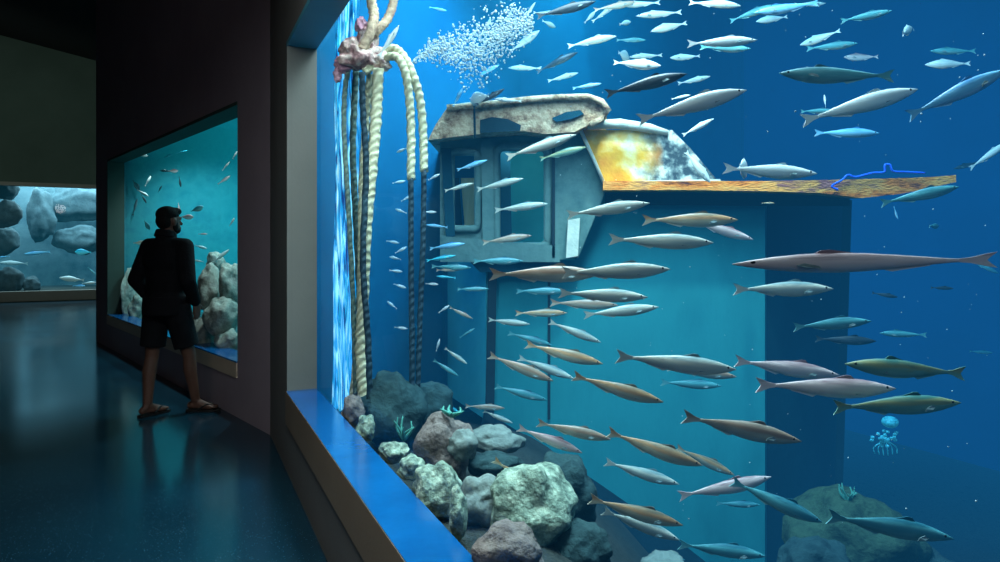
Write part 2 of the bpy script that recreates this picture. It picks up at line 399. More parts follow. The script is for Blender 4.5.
def panel_mat():
    m, nt, out = newmat('yellow_panel')
    b = nt.nodes.new('ShaderNodeBsdfPrincipled'); b.inputs['Roughness'].default_value = .7
    tc = nt.nodes.new('ShaderNodeTexCoord'); sx = nt.nodes.new('ShaderNodeSeparateXYZ'); nt.links.new(tc.outputs['Object'], sx.inputs[0])
    nz = nt.nodes.new('ShaderNodeTexNoise'); nz.inputs['Scale'].default_value = 5; nz.inputs['Detail'].default_value = 6; nt.links.new(tc.outputs['Object'], nz.inputs['Vector'])
    r = nt.nodes.new('ShaderNodeValToRGB'); e = r.color_ramp.elements; e.new(.5); e.new(.5)
    for k, (p, c) in zip(e, [(.3, S(226, 138, 20)), (.46, S(246, 178, 40)), (.56, S(250, 214, 130)), (.66, S(250, 240, 215))]): k.position = p; k.color = c
    nt.links.new(nz.outputs['Fac'], r.inputs['Fac'])
    n2_ = nt.nodes.new('ShaderNodeTexNoise'); n2_.inputs['Scale'].default_value = 17; n2_.inputs['Detail'].default_value = 6; nt.links.new(tc.outputs['Object'], n2_.inputs['Vector'])
    g = nt.nodes.new('ShaderNodeValToRGB'); e = g.color_ramp.elements; e.new(.5)
    for k, (p, c) in zip(e, [(.38, S(50, 66, 74)), (.5, S(128, 140, 138)), (.62, S(220, 222, 206))]): k.position = p; k.color = c
    nt.links.new(n2_.outputs['Fac'], g.inputs['Fac'])
    a = nt.nodes.new('ShaderNodeMath'); a.operation = 'MULTIPLY_ADD'; a.inputs[1].default_value = .35; nt.links.new(nz.outputs['Fac'], a.inputs[0]); nt.links.new(sx.outputs['X'], a.inputs[2])
    f = nt.nodes.new('ShaderNodeMapRange'); f.inputs[1].default_value = 1.13; f.inputs[2].default_value = 1.25; nt.links.new(a.outputs[0], f.inputs[0])
    mx = nt.nodes.new('ShaderNodeMixRGB'); nt.links.new(f.outputs[0], mx.inputs[0]); nt.links.new(r.outputs[0], mx.inputs[1]); nt.links.new(g.outputs[0], mx.inputs[2])
    bp = nt.nodes.new('ShaderNodeBump'); bp.inputs['Strength'].default_value = .5; bp.inputs['Distance'].default_value = .02
    nt.links.new(n2_.outputs['Fac'], bp.inputs['Height']); nt.links.new(bp.outputs[0], b.inputs['Normal'])
    nt.links.new(mx.outputs[0], b.inputs['Base Color']); nt.links.new(b.outputs[0], out.inputs['Surface']); return m
M['rust_panel'] = panel_mat()
M['white_metal'] = paint('pale_rail', [S(190, 200, 190), S(225, 228, 210)], 8, .6, .3, 40, .3)
M['rubber_dark'] = paint('dark_seam', [S(8, 34, 44), S(14, 48, 58)], 4, .8)

boat = empty('sunken_boat', (1.2, 5.6, -.9))
tag(boat, 'wrecked teal boat with an encrusted cabin roof and orange rusty deck inside the big tank', 'boat')
def part(mb, name, m, parent=boat, smooth=False):
    o = mb.build(name, m, None, smooth); adopt(o, boat)
    if parent is not boat:
        o.parent = parent; o.matrix_parent_inverse = parent.matrix_world.inverted() if False else Matrix.Identity(4)
    return o
def shape(pts, Y): return [P(x, y, Y) for x, y in pts]
def solid(pts, Y0, Y1, dz=0):                      # px outline at depth Y0 pushed straight back to Y1
    f = shape(pts, Y0); return f, [Vector((v.x, Y1, v.z+dz)) for v in f]
# hull
mb = MB()
hp = shape([(490, 260), (575, 260), (606, 190), (765, 190), (765, 640), (720, 577), (660, 530), (600, 488), (545, 452), (490, 420)], 5.0)
hb = [Vector((v.x*(1.0)+(-.30 if i in (0, 9) else (.75 if i in (3, 4) else (.1))), 6.35, v.z)) for i, v in enumerate(hp)]
mb.prism(hp, hb)
hull = part(mb, 'hull', M['hull'])
mb = MB(); fa = shape([(486, 262), (486, 420)], 4.99); fb = [Vector((v.x-.44, 6.1, v.z)) for v in fa]
mb.prism([fa[0], fa[1], fb[1], fb[0]], [v+Vector((.05, .05, 0)) for v in (fa[0], fa[1], fb[1], fb[0])]); part(mb, 'bow_side', paint('bow_lit_paint', [S(60, 176, 186), S(84, 196, 200)], 2, .75, .2, 14))  # slab over the hull side; its lit look is painted in with brighter teal
# dark aft face and its corner strip, keel underside
mb = MB(); mb.prism(shape([(767, 196), (852, 196), (836, 640), (765, 640)], 5.06)[:1]+[P(850, 196, 5.95), P(838, 640, 5.95)]+shape([(765, 640)], 5.06),
                    [P(767, 196, 5.2), P(846, 196, 6.1), P(834, 640, 6.1), P(765, 640, 5.2)])
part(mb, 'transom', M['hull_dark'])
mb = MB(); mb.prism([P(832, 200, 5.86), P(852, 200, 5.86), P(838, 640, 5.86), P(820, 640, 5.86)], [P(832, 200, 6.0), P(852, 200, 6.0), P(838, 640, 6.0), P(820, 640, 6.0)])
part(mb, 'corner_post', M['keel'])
mb = MB()
kt = [(484, 410), (545, 448), (600, 484), (660, 526), (720, 573), (770, 640)]; kb = [(770, 700), (700, 660), (640, 620), (590, 560), (530, 500), (478, 442)]
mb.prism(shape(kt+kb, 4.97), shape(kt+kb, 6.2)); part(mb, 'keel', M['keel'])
mb = MB(); mb.prism(shape([(488, 268), (497, 268), (494, 425), (485, 420)], 4.95), shape([(488, 268), (497, 268), (494, 425), (485, 420)], 5.05)); part(mb, 'stem_post', M['rubber_dark'])
mb = MB(); mb.box((P(549, 345, 4.995).x, 4.995, P(549, 345, 4.995).z), (.018, .02, 1.06)); part(mb, 'seam_strip', M['rubber_dark'])
mb = MB(); mb.prism(shape([(470, 262), (562, 262), (566, 272), (480, 272)], 4.86), shape([(470, 262), (562, 262), (566, 272), (480, 272)], 5.4)); part(mb, 'gunwale', M['hull_dark'])
# deck slab with its pointed aft end
def deck():
    mb = MB(); top = []; bot = []
    prof = [(603, 181, 190), (680, 181, 190), (760, 181, 191), (820, 180, 193), (862, 179, 198), (900, 178, 194), (930, 177, 188), (956, 175, 182)]
    fr_t = [P(x, a, 4.7+.0*(x > 880)) for x, a, b in prof]; fr_b = [P(x, b, 4.7) for x, a, b in prof]
    bk_t = [Vector((v.x+.25*(i < 6)-.02*i, 6.5-.12*max(0, i-4), v.z)) for i, v in enumerate(fr_t)]
    bk_b = [Vector((v.x, v.y, v.z-.05)) for v in bk_t]
    n = len(prof); vs = fr_t+fr_b+bk_t+bk_b; fs = []
    for i in range(n-1):
        fs += [(i, i+1, n+i+1, n+i), (i, 2*n+i, 2*n+i+1, i+1), (n+i, n+i+1, 3*n+i+1, 3*n+i), (2*n+i, 3*n+i, 3*n+i+1, 2*n+i+1)]
    fs += [(0, n, 3*n, 2*n), (n-1, 3*n-1, 4*n-1, 2*n-1)]
    mb.add(vs, fs); return mb
part(deck(), 'deck', M['rust_deck'])
mb = MB()
uq = [(605, 191), (765, 192), (850, 199), (850, 206), (765, 206), (605, 205)]
mb.prism(shape(uq, 4.92), shape(uq, 5.9)); part(mb, 'deck_shadow', M['keel'])  # dark slab put in for the shadow under the deck
# cabin front with two window holes
def holed(x0, x1, y0, y1, holes, Y, th):
    xs = sorted({x0, x1, *[h[0] for h in holes], *[h[1] for h in holes]}); ys = sorted({y0, y1, *[h[2] for h in holes], *[h[3] for h in holes]})
    mb = MB()
    for i in range(len(xs)-1):
        for j in range(len(ys)-1):
            cx, cy = (xs[i]+xs[i+1])/2, (ys[j]+ys[j+1])/2
            if any(h[0] < cx < h[1] and h[2] < cy < h[3] for h in holes): continue
            q = shape([(xs[i], ys[j]), (xs[i+1], ys[j]), (xs[i+1], ys[j+1]), (xs[i], ys[j+1])], Y)
            mb.prism(q, [v+Vector((0, th, 0)) for v in q])
    return mb
part(holed(440, 556, 132, 262, [(451, 478, 152, 229), (497, 547, 148, 246)], 4.86, .06), 'cabin_wall', M['cabin'])
def ring(x0, x1, y0, y1, r, Y, rad, name):
    c = [(x1-r, y0+r, -90), (x1-r, y1-r, 0), (x0+r, y1-r, 90), (x0+r, y0+r, 180)]; pts = []
    for cx, cy, a in c:
        for k in range(5):
            t = math.radians(a+k*22.5); pts.append(P(cx+r*math.cos(t), cy+r*math.sin(t), Y))
    pts += pts[:2]; mb = MB(); mb.tube(pts, rad, 8); return part(mb, name, M['cabin'], smooth=True)
ring(451, 478, 152, 229, 5, 4.85, .028, 'window_frame'); ring(496, 548, 147, 247, 8, 4.85, .032, 'window_frame')
mb = MB(); q = [(441, 148), (451, 148), (455, 236), (446, 240)]; mb.prism(shape(q, 4.82), shape(q, 4.9)); part(mb, 'corner_pillar', M['hull_dark'])
mb = MB(); q = [(481, 140), (493, 140), (494, 258), (483, 258)]; mb.prism(shape(q, 4.81), shape(q, 4.88)); part(mb, 'mullion', M['cabin'])
mb = MB(); q = [(497, 148), (510, 148), (512, 246), (497, 246)]; mb.prism(shape(q, 5.05), shape(q, 5.1)); part(mb, 'sliding_sash', M['hull_dark'])
mb = MB(); q = [(440, 236), (560, 246), (560, 262), (440, 262)]; mb.prism(shape(q, 4.8), shape(q, 4.86)); part(mb, 'sill_board', M['cabin'])
# side panel with the slanted edge, interior partitions
mb = MB(); q = [(552, 133), (584, 130), (606, 190), (578, 258), (552, 260)]; mb.prism(shape(q, 4.82), shape(q, 4.9)); part(mb, 'side_panel', M['cabin'])
mb = MB(); q = [(568, 220), (580, 218), (578, 256), (566, 258)]; mb.prism(shape(q, 4.76), shape(q, 4.82)); part(mb, 'bracket', M['white_metal'])
mb = MB(); q = [(552, 135), (555, 135), (555, 258), (552, 258)]; mb.prism(shape(q, 4.80), shape(q, 4.83)); part(mb, 'panel_seam', M['rubber_dark'])
mb = MB(); q = [(500, 135), (600, 135), (600, 262), (500, 262)]; mb.prism(shape(q, 5.55), shape(q, 5.6)); part(mb, 'rear_bulkhead', M['cabin_in'])
mb = MB(); q = [(461, 178), (479, 178), (479, 232), (465, 232)]; mb.prism(shape(q, 5.3), shape(q, 5.35)); part(mb, 'inner_door', paint('door_varnish', [S(196, 176, 120), S(220, 200, 150)], 5, .7, .2, 20, stretch=(4, 1, .5)))
mb = MB(); q = [(446, 178), (459, 178), (463, 236), (448, 236)]; mb.prism(shape(q, 5.4), shape(q, 5.46)); part(mb, 'locker', M['keel'])
# roof: a thick encrusted visor sweeping to a rounded end
mb = MB()
rf = [(428, 140), (436, 124), (447, 108), (474, 106), (500, 103), (530, 100), (560, 98), (588, 97.5), (601, 102), (607, 110), (602, 118), (590, 124), (574, 132), (545, 134), (522, 131), (480, 134)]
rfr = shape(rf, 4.6); c_ = sum(rfr, Vector())/len(rfr)
bk = [Vector((c_.x+(v.x-c_.x)*1.25+.12, 6.3, v.z*.5+1.05+.12)) for v in rfr]
mb.prism(rfr, bk); part(mb, 'roof', M['sandy'])
mb = MB(); mb.tube(shape([(447, 108), (474, 105.5), (500, 102.5), (530, 99.5), (560, 97.5), (588, 97), (602, 101.5), (608, 110), (602, 119), (590, 125)], 4.58), .022, 8, .15); part(mb, 'roof_rim', M['sandy'], smooth=True)
mb = MB(); q = [(480, 120), (492, 117), (508, 119), (521, 125), (520, 131), (480, 133)]; mb.prism(shape(q, 4.57), shape(q, 4.61)); part(mb, 'roof_notch', M['keel'])  # dark patch put in for the shade inside a roof notch
mb = MB(); q = [(552, 118), (566, 112), (580, 110), (584, 114), (572, 119), (556, 122)]; mb.prism(shape(q, 4.58), shape(q, 4.61)); part(mb, 'roof_scar', M['hull_dark'])
mb = MB(); mb.tube(shape([(474, 100), (474.5, 118), (475, 138)], 4.55), .008, 6); part(mb, 'roof_cable', M['keel'])
# yellow slanted locker on the deck, with its pale rail
mb = MB(); q = [(580, 130), (672, 130), (690, 148), (718, 181), (604, 183)]
fq = shape(q, 4.74); mb.prism(fq, [Vector((v.x+.05, 5.9, v.z)) for v in fq]); part(mb, 'yellow_panel', M['rust_panel'])['label'] = 'yellow and grey peeling slanted panel'
mb = MB(); mb.tube(shape([(588, 125), (620, 124), (650, 128), (668, 133)], 4.72), [.03, .035, .032, .018], 8, .1); part(mb, 'rail', M['white_metal'], smooth=True)
mb = MB(); mb.tube(shape([(581, 131), (592, 155), (604, 183)], 4.73), .012, 6); mb.tube(shape([(604, 184), (660, 182), (720, 181)], 4.72), .012, 6); part(mb, 'panel_trim', M['white_metal'], smooth=True)
# blue cord lying along the deck
M['cord'] = paint('blue_cord', [S(20, 70, 220), S(50, 120, 250)], 20, .5)
mb = MB(); mb.tube(spline(shape([(838, 190), (832, 186), (842, 180), (848, 175), (856, 177), (872, 173), (884, 172), (885, 165), (890, 165), (893, 171), (905, 172), (925, 173)], 4.66), 6), .0075, 6)
tag(mb.build('cord', M['cord'], None, True), 'thin bright blue cord looped along the outer end of the rusty deck', 'cord')

# ------------------------------------------------------------------ rocks and growth
M['rock_pale'] = paint('pale_rock', [S(66, 84, 74), S(134, 152, 132), S(186, 200, 174)], 24, .9, 1, 40, .2, lo=.32, hi=.68)
M['rock_grey'] = paint('grey_rock', [S(74, 84, 82), S(124, 136, 128), S(98, 108, 104)], 6, .9, .8, 26, .2)
M['rock_brown'] = paint('brown_rock', [S(72, 62, 62), S(128, 116, 108), S(90, 84, 84)], 8, .9, .9, 40, .2)
M['rock_dark'] = paint('dark_rock', [S(22, 44, 48), S(50, 74, 74), S(32, 56, 58)], 6, .95, .9, 24, .2)
M['rock_green'] = paint('green_rock', [S(22, 40, 34), S(62, 84, 64), S(34, 52, 42)], 7, .95, .9, 26, .2)
ROCKN = [0]
def rock(px, py, Y, rx, rz, m, label, name='rock', cat='rock', ry=None, seed=None, group=None, lump=.34, sub=3, tilt=0):
    """rx, rz: half sizes in px at depth Y"""
    ROCKN[0] += 1; sd = seed or ROCKN[0]*3.7
    c = P(px, py, Y); ax, az = rx/F*Y, rz/F*Y; ay = (ry/F*Y) if ry else (ax+az)/2
    bm = bmesh.new(); bmesh.ops.create_icosphere(bm, subdivisions=sub+1, radius=1)
    ct, st = math.cos(math.radians(tilt)), math.sin(math.radians(tilt))
    for v in bm.verts:
        d = v.co.normalized()
        r = 1+lump*noise.noise(d*1.3+Vector((sd, sd*.3, 0)))+lump*.45*noise.noise(d*3.1+Vector((0, sd, 2)))+lump*.16*noise.noise(d*7+Vector((sd, 0, 5)))
        x, y, z = d.x*r*ax, d.y*r*ay, d.z*r*az
        v.co = (x*ct-z*st, y, x*st+z*ct)
    me = bpy.data.meshes.new(name); bm.to_mesh(me); bm.free()
    me.polygons.foreach_set('use_smooth', [True]*len(me.polygons)); me.materials.append(m)
    o = link(bpy.data.objects.new(name, me)); o.location = c
    return tag(o, label, cat, group)
RG = 'rocks piled inside the big window'
for a in [
 (392, 412, 4.1, 34, 34, 'rock_dark', 'dark shadowed boulder behind the feet of the hanging ropes'),
 (432, 408, 4.3, 22, 28, 'rock_dark', 'dark upright boulder under the lower ends of the looped rope'),
 (353, 412, 3.85, 10, 17, 'rock_brown', 'small brownish stone at the deep corner of the blue ledge'),
 (366, 428, 3.55, 9, 13, 'rock_pale', 'small pale stone second along the blue ledge from its deep corner'),
 (393, 452, 3.1, 14, 10, 'rock_pale', 'low pale rubble stone against the glass beneath the dark boulder'),
 (412, 468, 2.85, 13, 12, 'rock_pale', 'pale rubble stone wedged between ledge glass and the brown arched boulder'),
 (445, 448, 3.0, 29, 34, 'rock_brown', 'brown rounded boulder standing tallest in the near rock pile'),
 (437, 492, 2.62, 25, 30, 'rock_pale', 'speckled whitish boulder leaning on the glass above the blue ledge'),
 (463, 446, 2.9, 14, 16, 'rock_grey', 'grey stone tucked behind the shoulder of the brown arched boulder'),
 (494, 440, 3.3, 26, 14, 'rock_grey', 'flat grey slab topmost of the layered slabs below the hull'),
 (496, 466, 3.05, 28, 13, 'rock_dark', 'dark flat slab second of the layered slabs below the hull'),
 (482, 503, 2.5, 22, 25, 'rock_grey', 'grey green block between the speckled boulder and the coarse bright boulder'),
 (458, 515, 2.3, 9, 26, 'rock_pale', 'narrow pale upright stone beside the speckled whitish boulder'),
 (533, 505, 2.45, 42, 42, 'rock_pale', 'large coarse bright boulder directly under the leaping orange fish'),
 (508, 552, 2.05, 34, 26, 'rock_brown', 'brown gravelly boulder lowest by the glass at the end of the ledge'),
 (566, 492, 2.9, 30, 36, 'rock_dark', 'dark boulder behind the large coarse bright boulder'),
 (577, 552, 2.4, 34, 30, 'rock_dark', 'dark low boulder at the bottom beside the turquoise fish'),
 (850, 548, 4.3, 62, 52, 'rock_green', 'big green overgrown mound in the dark corner behind the hull'),
 (815, 566, 4.0, 36, 30, 'rock_dark', 'dark boulder at the foot of the green overgrown mound'),
 (920, 580, 4.2, 48, 28, 'rock_dark', 'low dark boulder beyond the green overgrown mound'),
 (665, 572, 3.4, 24, 18, 'rock_grey', 'round grey stone peeping up under the keel'),
]:
    rock(*a[:5], M[a[5]], a[6], group=RG)
# leafy growth between the rocks
M['weed'] = paint('weed', [S(40, 110, 100), S(90, 170, 150)], 12, .7)
def weed(px, py, Y, h, label, n=7):
    mb = MB(); b = P(px, py, Y)
    for i in range(n):
        a = i*2.4; top = b+Vector((.05*math.cos(a), .05*math.sin(a), h*(.6+.4*math.sin(i*1.3)**2)))
        pts = spline([b, b.lerp(top, .5)+Vector((.02*math.sin(a*2), 0, 0)), top], 4); mb.tube(pts, [.009*(1-k/len(pts))+.002 for k in range(len(pts))], 5)
    tag(mb.build('seaweed', M['weed'], None, True), label, 'seaweed')
weed(404, 440, 3.55, .11, 'pale teal seaweed tuft between the dark boulders under the ropes')
weed(452, 416, 2.97, .035, 'short teal seaweed crest on top of the brown arched boulder')
weed(848, 502, 4.2, .10, 'green seaweed tuft on the overgrown mound behind the hull', 9)
# reef tank rocks
M['reef_rock'] = paint('reef_rock', [S(80, 88, 84), S(160, 160, 148), S(110, 104, 104)], 6, .9, .9, 20, .2)
RR = 'rocks in the reef tank'
for a in [
 (231, 285, 7.0, 10, 22, 'tall pale reef rock at the window edge, topmost of the pile by the man'),
 (212, 290, 7.2, 12, 24, 'knobbly upright reef rock beside the man\'s elbow'),
 (222, 318, 6.85, 17, 20, 'broad reef rock in the middle of the pile by the man'),
 (205, 332, 7.0, 12, 16, 'rounded reef rock low in the pile by the man\'s leg'),
 (229, 342, 6.7, 12, 12, 'low reef rock at the foot of the pile by the window edge'),
 (216, 262, 7.6, 8, 10, 'small rounded reef rock perched behind the upright rock'),
 (131, 296, 10.0, 5, 25, 'brownish reef rock at the far jamb of the middle window'),
 (138, 308, 9.7, 8, 14, 'low reef rock by the far jamb of the middle window'),
 (175, 332, 9.1, 15, 12, 'reef rock seen past the legs of the man'),
]: rock(*a[:5], M['reef_rock'], a[5], group=RR)
RB = 'rocks in the far tank'
M['far_rock'] = paint('far_rock', [S(40, 62, 70), S(76, 98, 104), S(54, 76, 84)], 2.2, .9, .9, 8, .2)
for a in [
 (9, 281, 18.2, 13, 14, 'dark rounded boulder on the floor of the far tank, bigger of the two'),
 (31, 285, 18.5, 8, 9, 'small round boulder beside the bigger one on the far tank floor'),
 (4, 190, 18.6, 14, 10, 'rock block topmost of the stack in the far tank'),
 (6, 214, 18.4, 15, 13, 'rock block in the middle of the stack in the far tank'),
 (2, 240, 18.7, 16, 15, 'shadowed rock block lowest of the stack in the far tank'),
 (78, 204, 20.5, 33, 18, 'broad rock shelf high on the back wall of the far tank'),
 (41, 216, 19.9, 14, 27, 'upright rock buttress on the back wall of the far tank'),
 (80, 240, 20.2, 25, 14, 'lower rock shelf on the back wall of the far tank'),
]: rock(*a[:5], M['far_rock'], a[5], group=RB, ry=9, lump=.28)

# ------------------------------------------------------------------ hanging ropes, crust, made-up light stripes
def rope_mat(name, c0, c1, rough=.8):
    m, nt, out = newmat(name); b = nt.nodes.new('ShaderNodeBsdfPrincipled'); b.inputs['Roughness'].default_value = rough
    tc = nt.nodes.new('ShaderNodeTexCoord'); mp = nt.nodes.new('ShaderNodeMapping'); mp.inputs['Rotation'].default_value = (.5, .6, 0); nt.links.new(tc.outputs['Object'], mp.inputs['Vector'])
    wv = nt.nodes.new('ShaderNodeTexWave'); wv.bands_direction = 'Z'; wv.inputs['Scale'].default_value = 9; wv.inputs['Distortion'].default_value = 3; wv.inputs['Detail'].default_value = 3
    nt.links.new(mp.outputs[0], wv.inputs['Vector']); r = nt.nodes.new('ShaderNodeValToRGB'); r.color_ramp.elements[0].color = c0; r.color_ramp.elements[1].color = c1
    nt.links.new(wv.outputs['Fac'], r.inputs[0]); nt.links.new(r.outputs[0], b.inputs['Base Color'])
    bp = nt.nodes.new('ShaderNodeBump'); bp.inputs['Strength'].default_value = .5; bp.inputs['Distance'].default_value = .012; nt.links.new(wv.outputs['Fac'], bp.inputs['Height']); nt.links.new(bp.outputs[0], b.inputs['Normal'])
    nt.links.new(b.outputs[0], out.inputs['Surface']); return m
M['rope'] = rope_mat('rope_pale', S(186, 178, 140), S(222, 214, 176))
M['rope_dim'] = rope_mat('rope_dim', S(84, 112, 104), S(110, 130, 114))
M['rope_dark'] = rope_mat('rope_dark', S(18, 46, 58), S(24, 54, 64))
RY = 4.15
GR = 'ropes hanging from the encrusted knot'
RI = [0]
def rope(pts, rad, m, label, lower=None, Y=RY):
    RI[0] += 1; Y = Y+.07*((RI[0]*2) % 5)-.14
    o = empty('rope', P(*pts[0], Y))
    mb = MB(); s = spline([P(x, y, Y+.03*math.sin(i*1.3)) for i, (x, y) in enumerate(pts)], 10); mb.tube(s, rad, 8, .12)
    adopt(mb.build('strand', m, None, True), o)
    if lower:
        mb = MB(); mb.tube(spline([P(x, y, Y) for x, y in lower], 10), rad*.65, 8, .08); adopt(mb.build('shaded_strand', M['rope_dark'], None, True), o)  # shade on the lower rope, painted in with the dark rope colour
    tag(o, label, 'rope', GR); return o
rope([(349, 66), (345, 90), (344, 130), (348, 200), (353, 300), (356, 400)], .015, M['rope_dim'], 'thin dim rope hanging beside the shimmering light stripes, outermost of the bundle')
rope([(356, 70), (354, 110), (353, 160), (357, 240), (360, 320), (358, 405)], .02, M['rope_dim'], 'dim rope hanging in the middle of the bundle behind the pale one')
rope([(378, 68), (377, 95), (375, 130), (371, 175), (366, 230), (363, 300), (361, 350), (364, 405)], .034, M['rope'], 'thick pale yellowish rope hanging almost straight from the knot')
rope([(370, 74), (366, 120), (362, 190), (361, 270), (358, 340), (352, 404)], .022, M['rope'], 'slimmer pale rope hanging straight just beside the thick one')
rope([(362, 72), (363, 110), (366, 170), (363, 260), (368, 340), (370, 402)], .018, M['rope_dark'], 'dark rope hanging half hidden behind the thick pale one')
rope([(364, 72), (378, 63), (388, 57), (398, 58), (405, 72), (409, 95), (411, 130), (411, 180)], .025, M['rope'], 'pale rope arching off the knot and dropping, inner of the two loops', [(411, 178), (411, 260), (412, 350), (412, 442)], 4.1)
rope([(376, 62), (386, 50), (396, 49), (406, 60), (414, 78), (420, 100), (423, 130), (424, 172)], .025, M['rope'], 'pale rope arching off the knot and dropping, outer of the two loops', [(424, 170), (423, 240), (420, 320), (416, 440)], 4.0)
MT = paint('rope_tan', [S(130, 96, 80), S(216, 184, 150), S(190, 146, 124)], 9, .85, .8, 30)
rope([(367, -30), (371, 0), (374, 16), (370, 34), (362, 50)], .030, MT, 'thick tan rope rising straight from the knot out of view', None, RY)
rope([(398, -24), (394, 0), (388, 18), (380, 28), (374, 34)], .026, MT, 'tan rope curving up from the knot beside the straight one', None, 4.05)
# encrusted knot
M['crust'] = paint('crust', [S(92, 60, 66), S(190, 140, 136), S(226, 200, 184), S(120, 84, 86)], 12, .95, 1, 30, lo=.3, hi=.7)
M['pinkcrust'] = paint('pink_crust', [S(170, 96, 120), S(230, 180, 190)], 14, .9, .8, 30)
k = empty('encrusted_knot', P(360, 56, RY))
tag(k, 'pinkish encrusted knot with shell growth where the hanging ropes gather', 'knot')
random.seed(3)
for (x, y, rx, rz, m, nm) in [(360, 58, 20, 13, 'crust', 'crust_lump'), (368, 40, 9, 12, 'crust', 'crust_lump'), (342, 66, 8, 9, 'pinkcrust', 'pink_growth'), (352, 48, 11, 9, 'crust', 'crust_lump'), (378, 60, 9, 8, 'crust', 'crust_lump'), (362, 26, 6, 8, 'pinkcrust', 'pink_growth'), (385, 66, 6, 4, 'crust', 'crust_lump'), (338, 76, 4, 6, 'pinkcrust', 'pink_growth')]:
    o = rock(x, y, RY-.02*(x > 350), rx, rz, M[m], 'x', nm, lump=.55)
    for key in ('label', 'category'): del o[key]
    loc = o.location.copy(); o.location = loc-k.location; o.parent = k
# light stripes behind the ropes, made up as a rippled sheet with added glow
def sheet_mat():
    m, nt, out = newmat('stripe_glow'); b = nt.nodes.new('ShaderNodeBsdfPrincipled'); b.inputs['Roughness'].default_value = .25
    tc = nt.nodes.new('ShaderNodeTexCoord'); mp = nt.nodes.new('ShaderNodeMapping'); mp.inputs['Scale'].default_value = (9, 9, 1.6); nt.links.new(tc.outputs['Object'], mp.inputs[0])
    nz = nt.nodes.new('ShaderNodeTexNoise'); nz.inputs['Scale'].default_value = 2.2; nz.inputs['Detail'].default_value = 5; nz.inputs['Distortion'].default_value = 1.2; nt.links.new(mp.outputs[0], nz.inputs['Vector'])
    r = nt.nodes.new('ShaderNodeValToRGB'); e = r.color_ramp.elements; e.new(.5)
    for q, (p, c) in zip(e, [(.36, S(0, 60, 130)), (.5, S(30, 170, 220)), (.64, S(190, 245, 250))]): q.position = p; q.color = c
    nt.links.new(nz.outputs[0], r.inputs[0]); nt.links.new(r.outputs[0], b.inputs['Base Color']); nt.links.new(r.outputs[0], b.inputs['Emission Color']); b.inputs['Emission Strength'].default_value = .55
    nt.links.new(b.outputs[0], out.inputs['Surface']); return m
def sheet(x0, x1, y0, y1, Y, name, label, m, amp=.05, nx=40, nz=30):
    vs, fs = [], []
    for i in range(nx+1):
        for j in range(nz+1):
            u, v = i/nx, j/nz
            p = P(x0+(x1-x0)*u, y0+(y1-y0)*v, Y); p.y += amp*math.sin(u*22+math.sin(v*5))*(.6+.4*v)+.02*math.sin(v*17+u*9); vs.append(p)
    for i in range(nx):
        for j in range(nz): q = i*(nz+1)+j; fs.append((q, q+1, q+nz+2, q+nz+1))
    tag(mesh_obj(name, vs, fs, m, smooth=True), label, 'sheet')
sheet(334, 360, -20, 410, 4.5, 'light_stripes', 'shimmering pale cyan light stripes made up as a glowing rippled sheet behind the rope bundle', sheet_mat())
# bright bubble plume and drifting specks
def blobs(name, label, cat, pts, rad, m):
    mb = MB()
    for p in pts: mb.ell(p, (rad*random.uniform(.5, 1.5),)*3, 5, 4)
    tag(mb.build(name, m, None, True), label, cat, None, 'stuff')
M['bubble'] = paint('bubble_white', [S(170, 186, 188), S(206, 214, 212)], 5, .4)
random.seed(11); pts = []
for i in range(2300):
    u = random.betavariate(1.7, 1.3); x = 412+122*u; y = 62-36*u-6*math.sin(u*9)+random.gauss(0, 2+13*math.sin(u*math.pi*.85)**1.5); pts.append(P(x, y, 4.3+random.gauss(0, .12)))
blobs('bubble_plume', 'white cloud of fine bubbles blowing past above the cabin roof', 'bubbles', pts, .0055, M['bubble'])
pts = []
for i in range(110):
    x = random.uniform(560, 990); y = random.uniform(10, 540); pts.append(P(x, y, random.uniform(max(Yg(x)+.3, 1.4), 4.4)))
blobs('drifting_specks', 'tiny white specks drifting all through the big tank water', 'specks', pts, .002, M['bubble'])

# ------------------------------------------------------------------ fish
FM = {
 'silver': fish_mat('fish_silver', S(186, 200, 200), S(214, 220, 214), S(226, 226, 214), .6),
 'pale': fish_mat('fish_pale', S(118, 142, 142), S(178, 188, 176), S(216, 206, 186), .5, S(196, 196, 180)),
 'tan': fish_mat('fish_tan', S(136, 122, 108), S(180, 172, 152), S(214, 212, 194), .5, S(160, 130, 108)),
 'gold': fish_mat('fish_gold', S(118, 108, 88), S(192, 180, 150), S(220, 218, 196), .5, S(190, 142, 98)),
 'teal': fish_mat('fish_teal', S(40, 100, 112), S(86, 156, 160), S(150, 196, 190), .5),
 'green': fish_mat('fish_green', S(60, 110, 100), S(120, 164, 140), S(160, 196, 176), .5, S(150, 150, 100)),
 'blue': fish_mat('fish_blue', S(60, 130, 180), S(120, 190, 220), S(190, 226, 240), .6),  # blue tank light painted into the skin colour
 'cyan': fish_mat('fish_cyan', S(20, 140, 170), S(60, 196, 214), S(120, 220, 226), .5),
 'dark': fish_mat('fish_dark', S(24, 34, 40), S(48, 62, 70), S(96, 112, 116), .4),
 'pink': fish_mat('fish_pink', S(150, 116, 118), S(222, 196, 190), S(240, 230, 222), .5),
}
FINM = paint('fish_fin', [S(90, 112, 114), S(130, 146, 142)], 30, .6)
EYEM = paint('fish_eye', [S(12, 12, 14), S(40, 42, 44)], 20, .2)
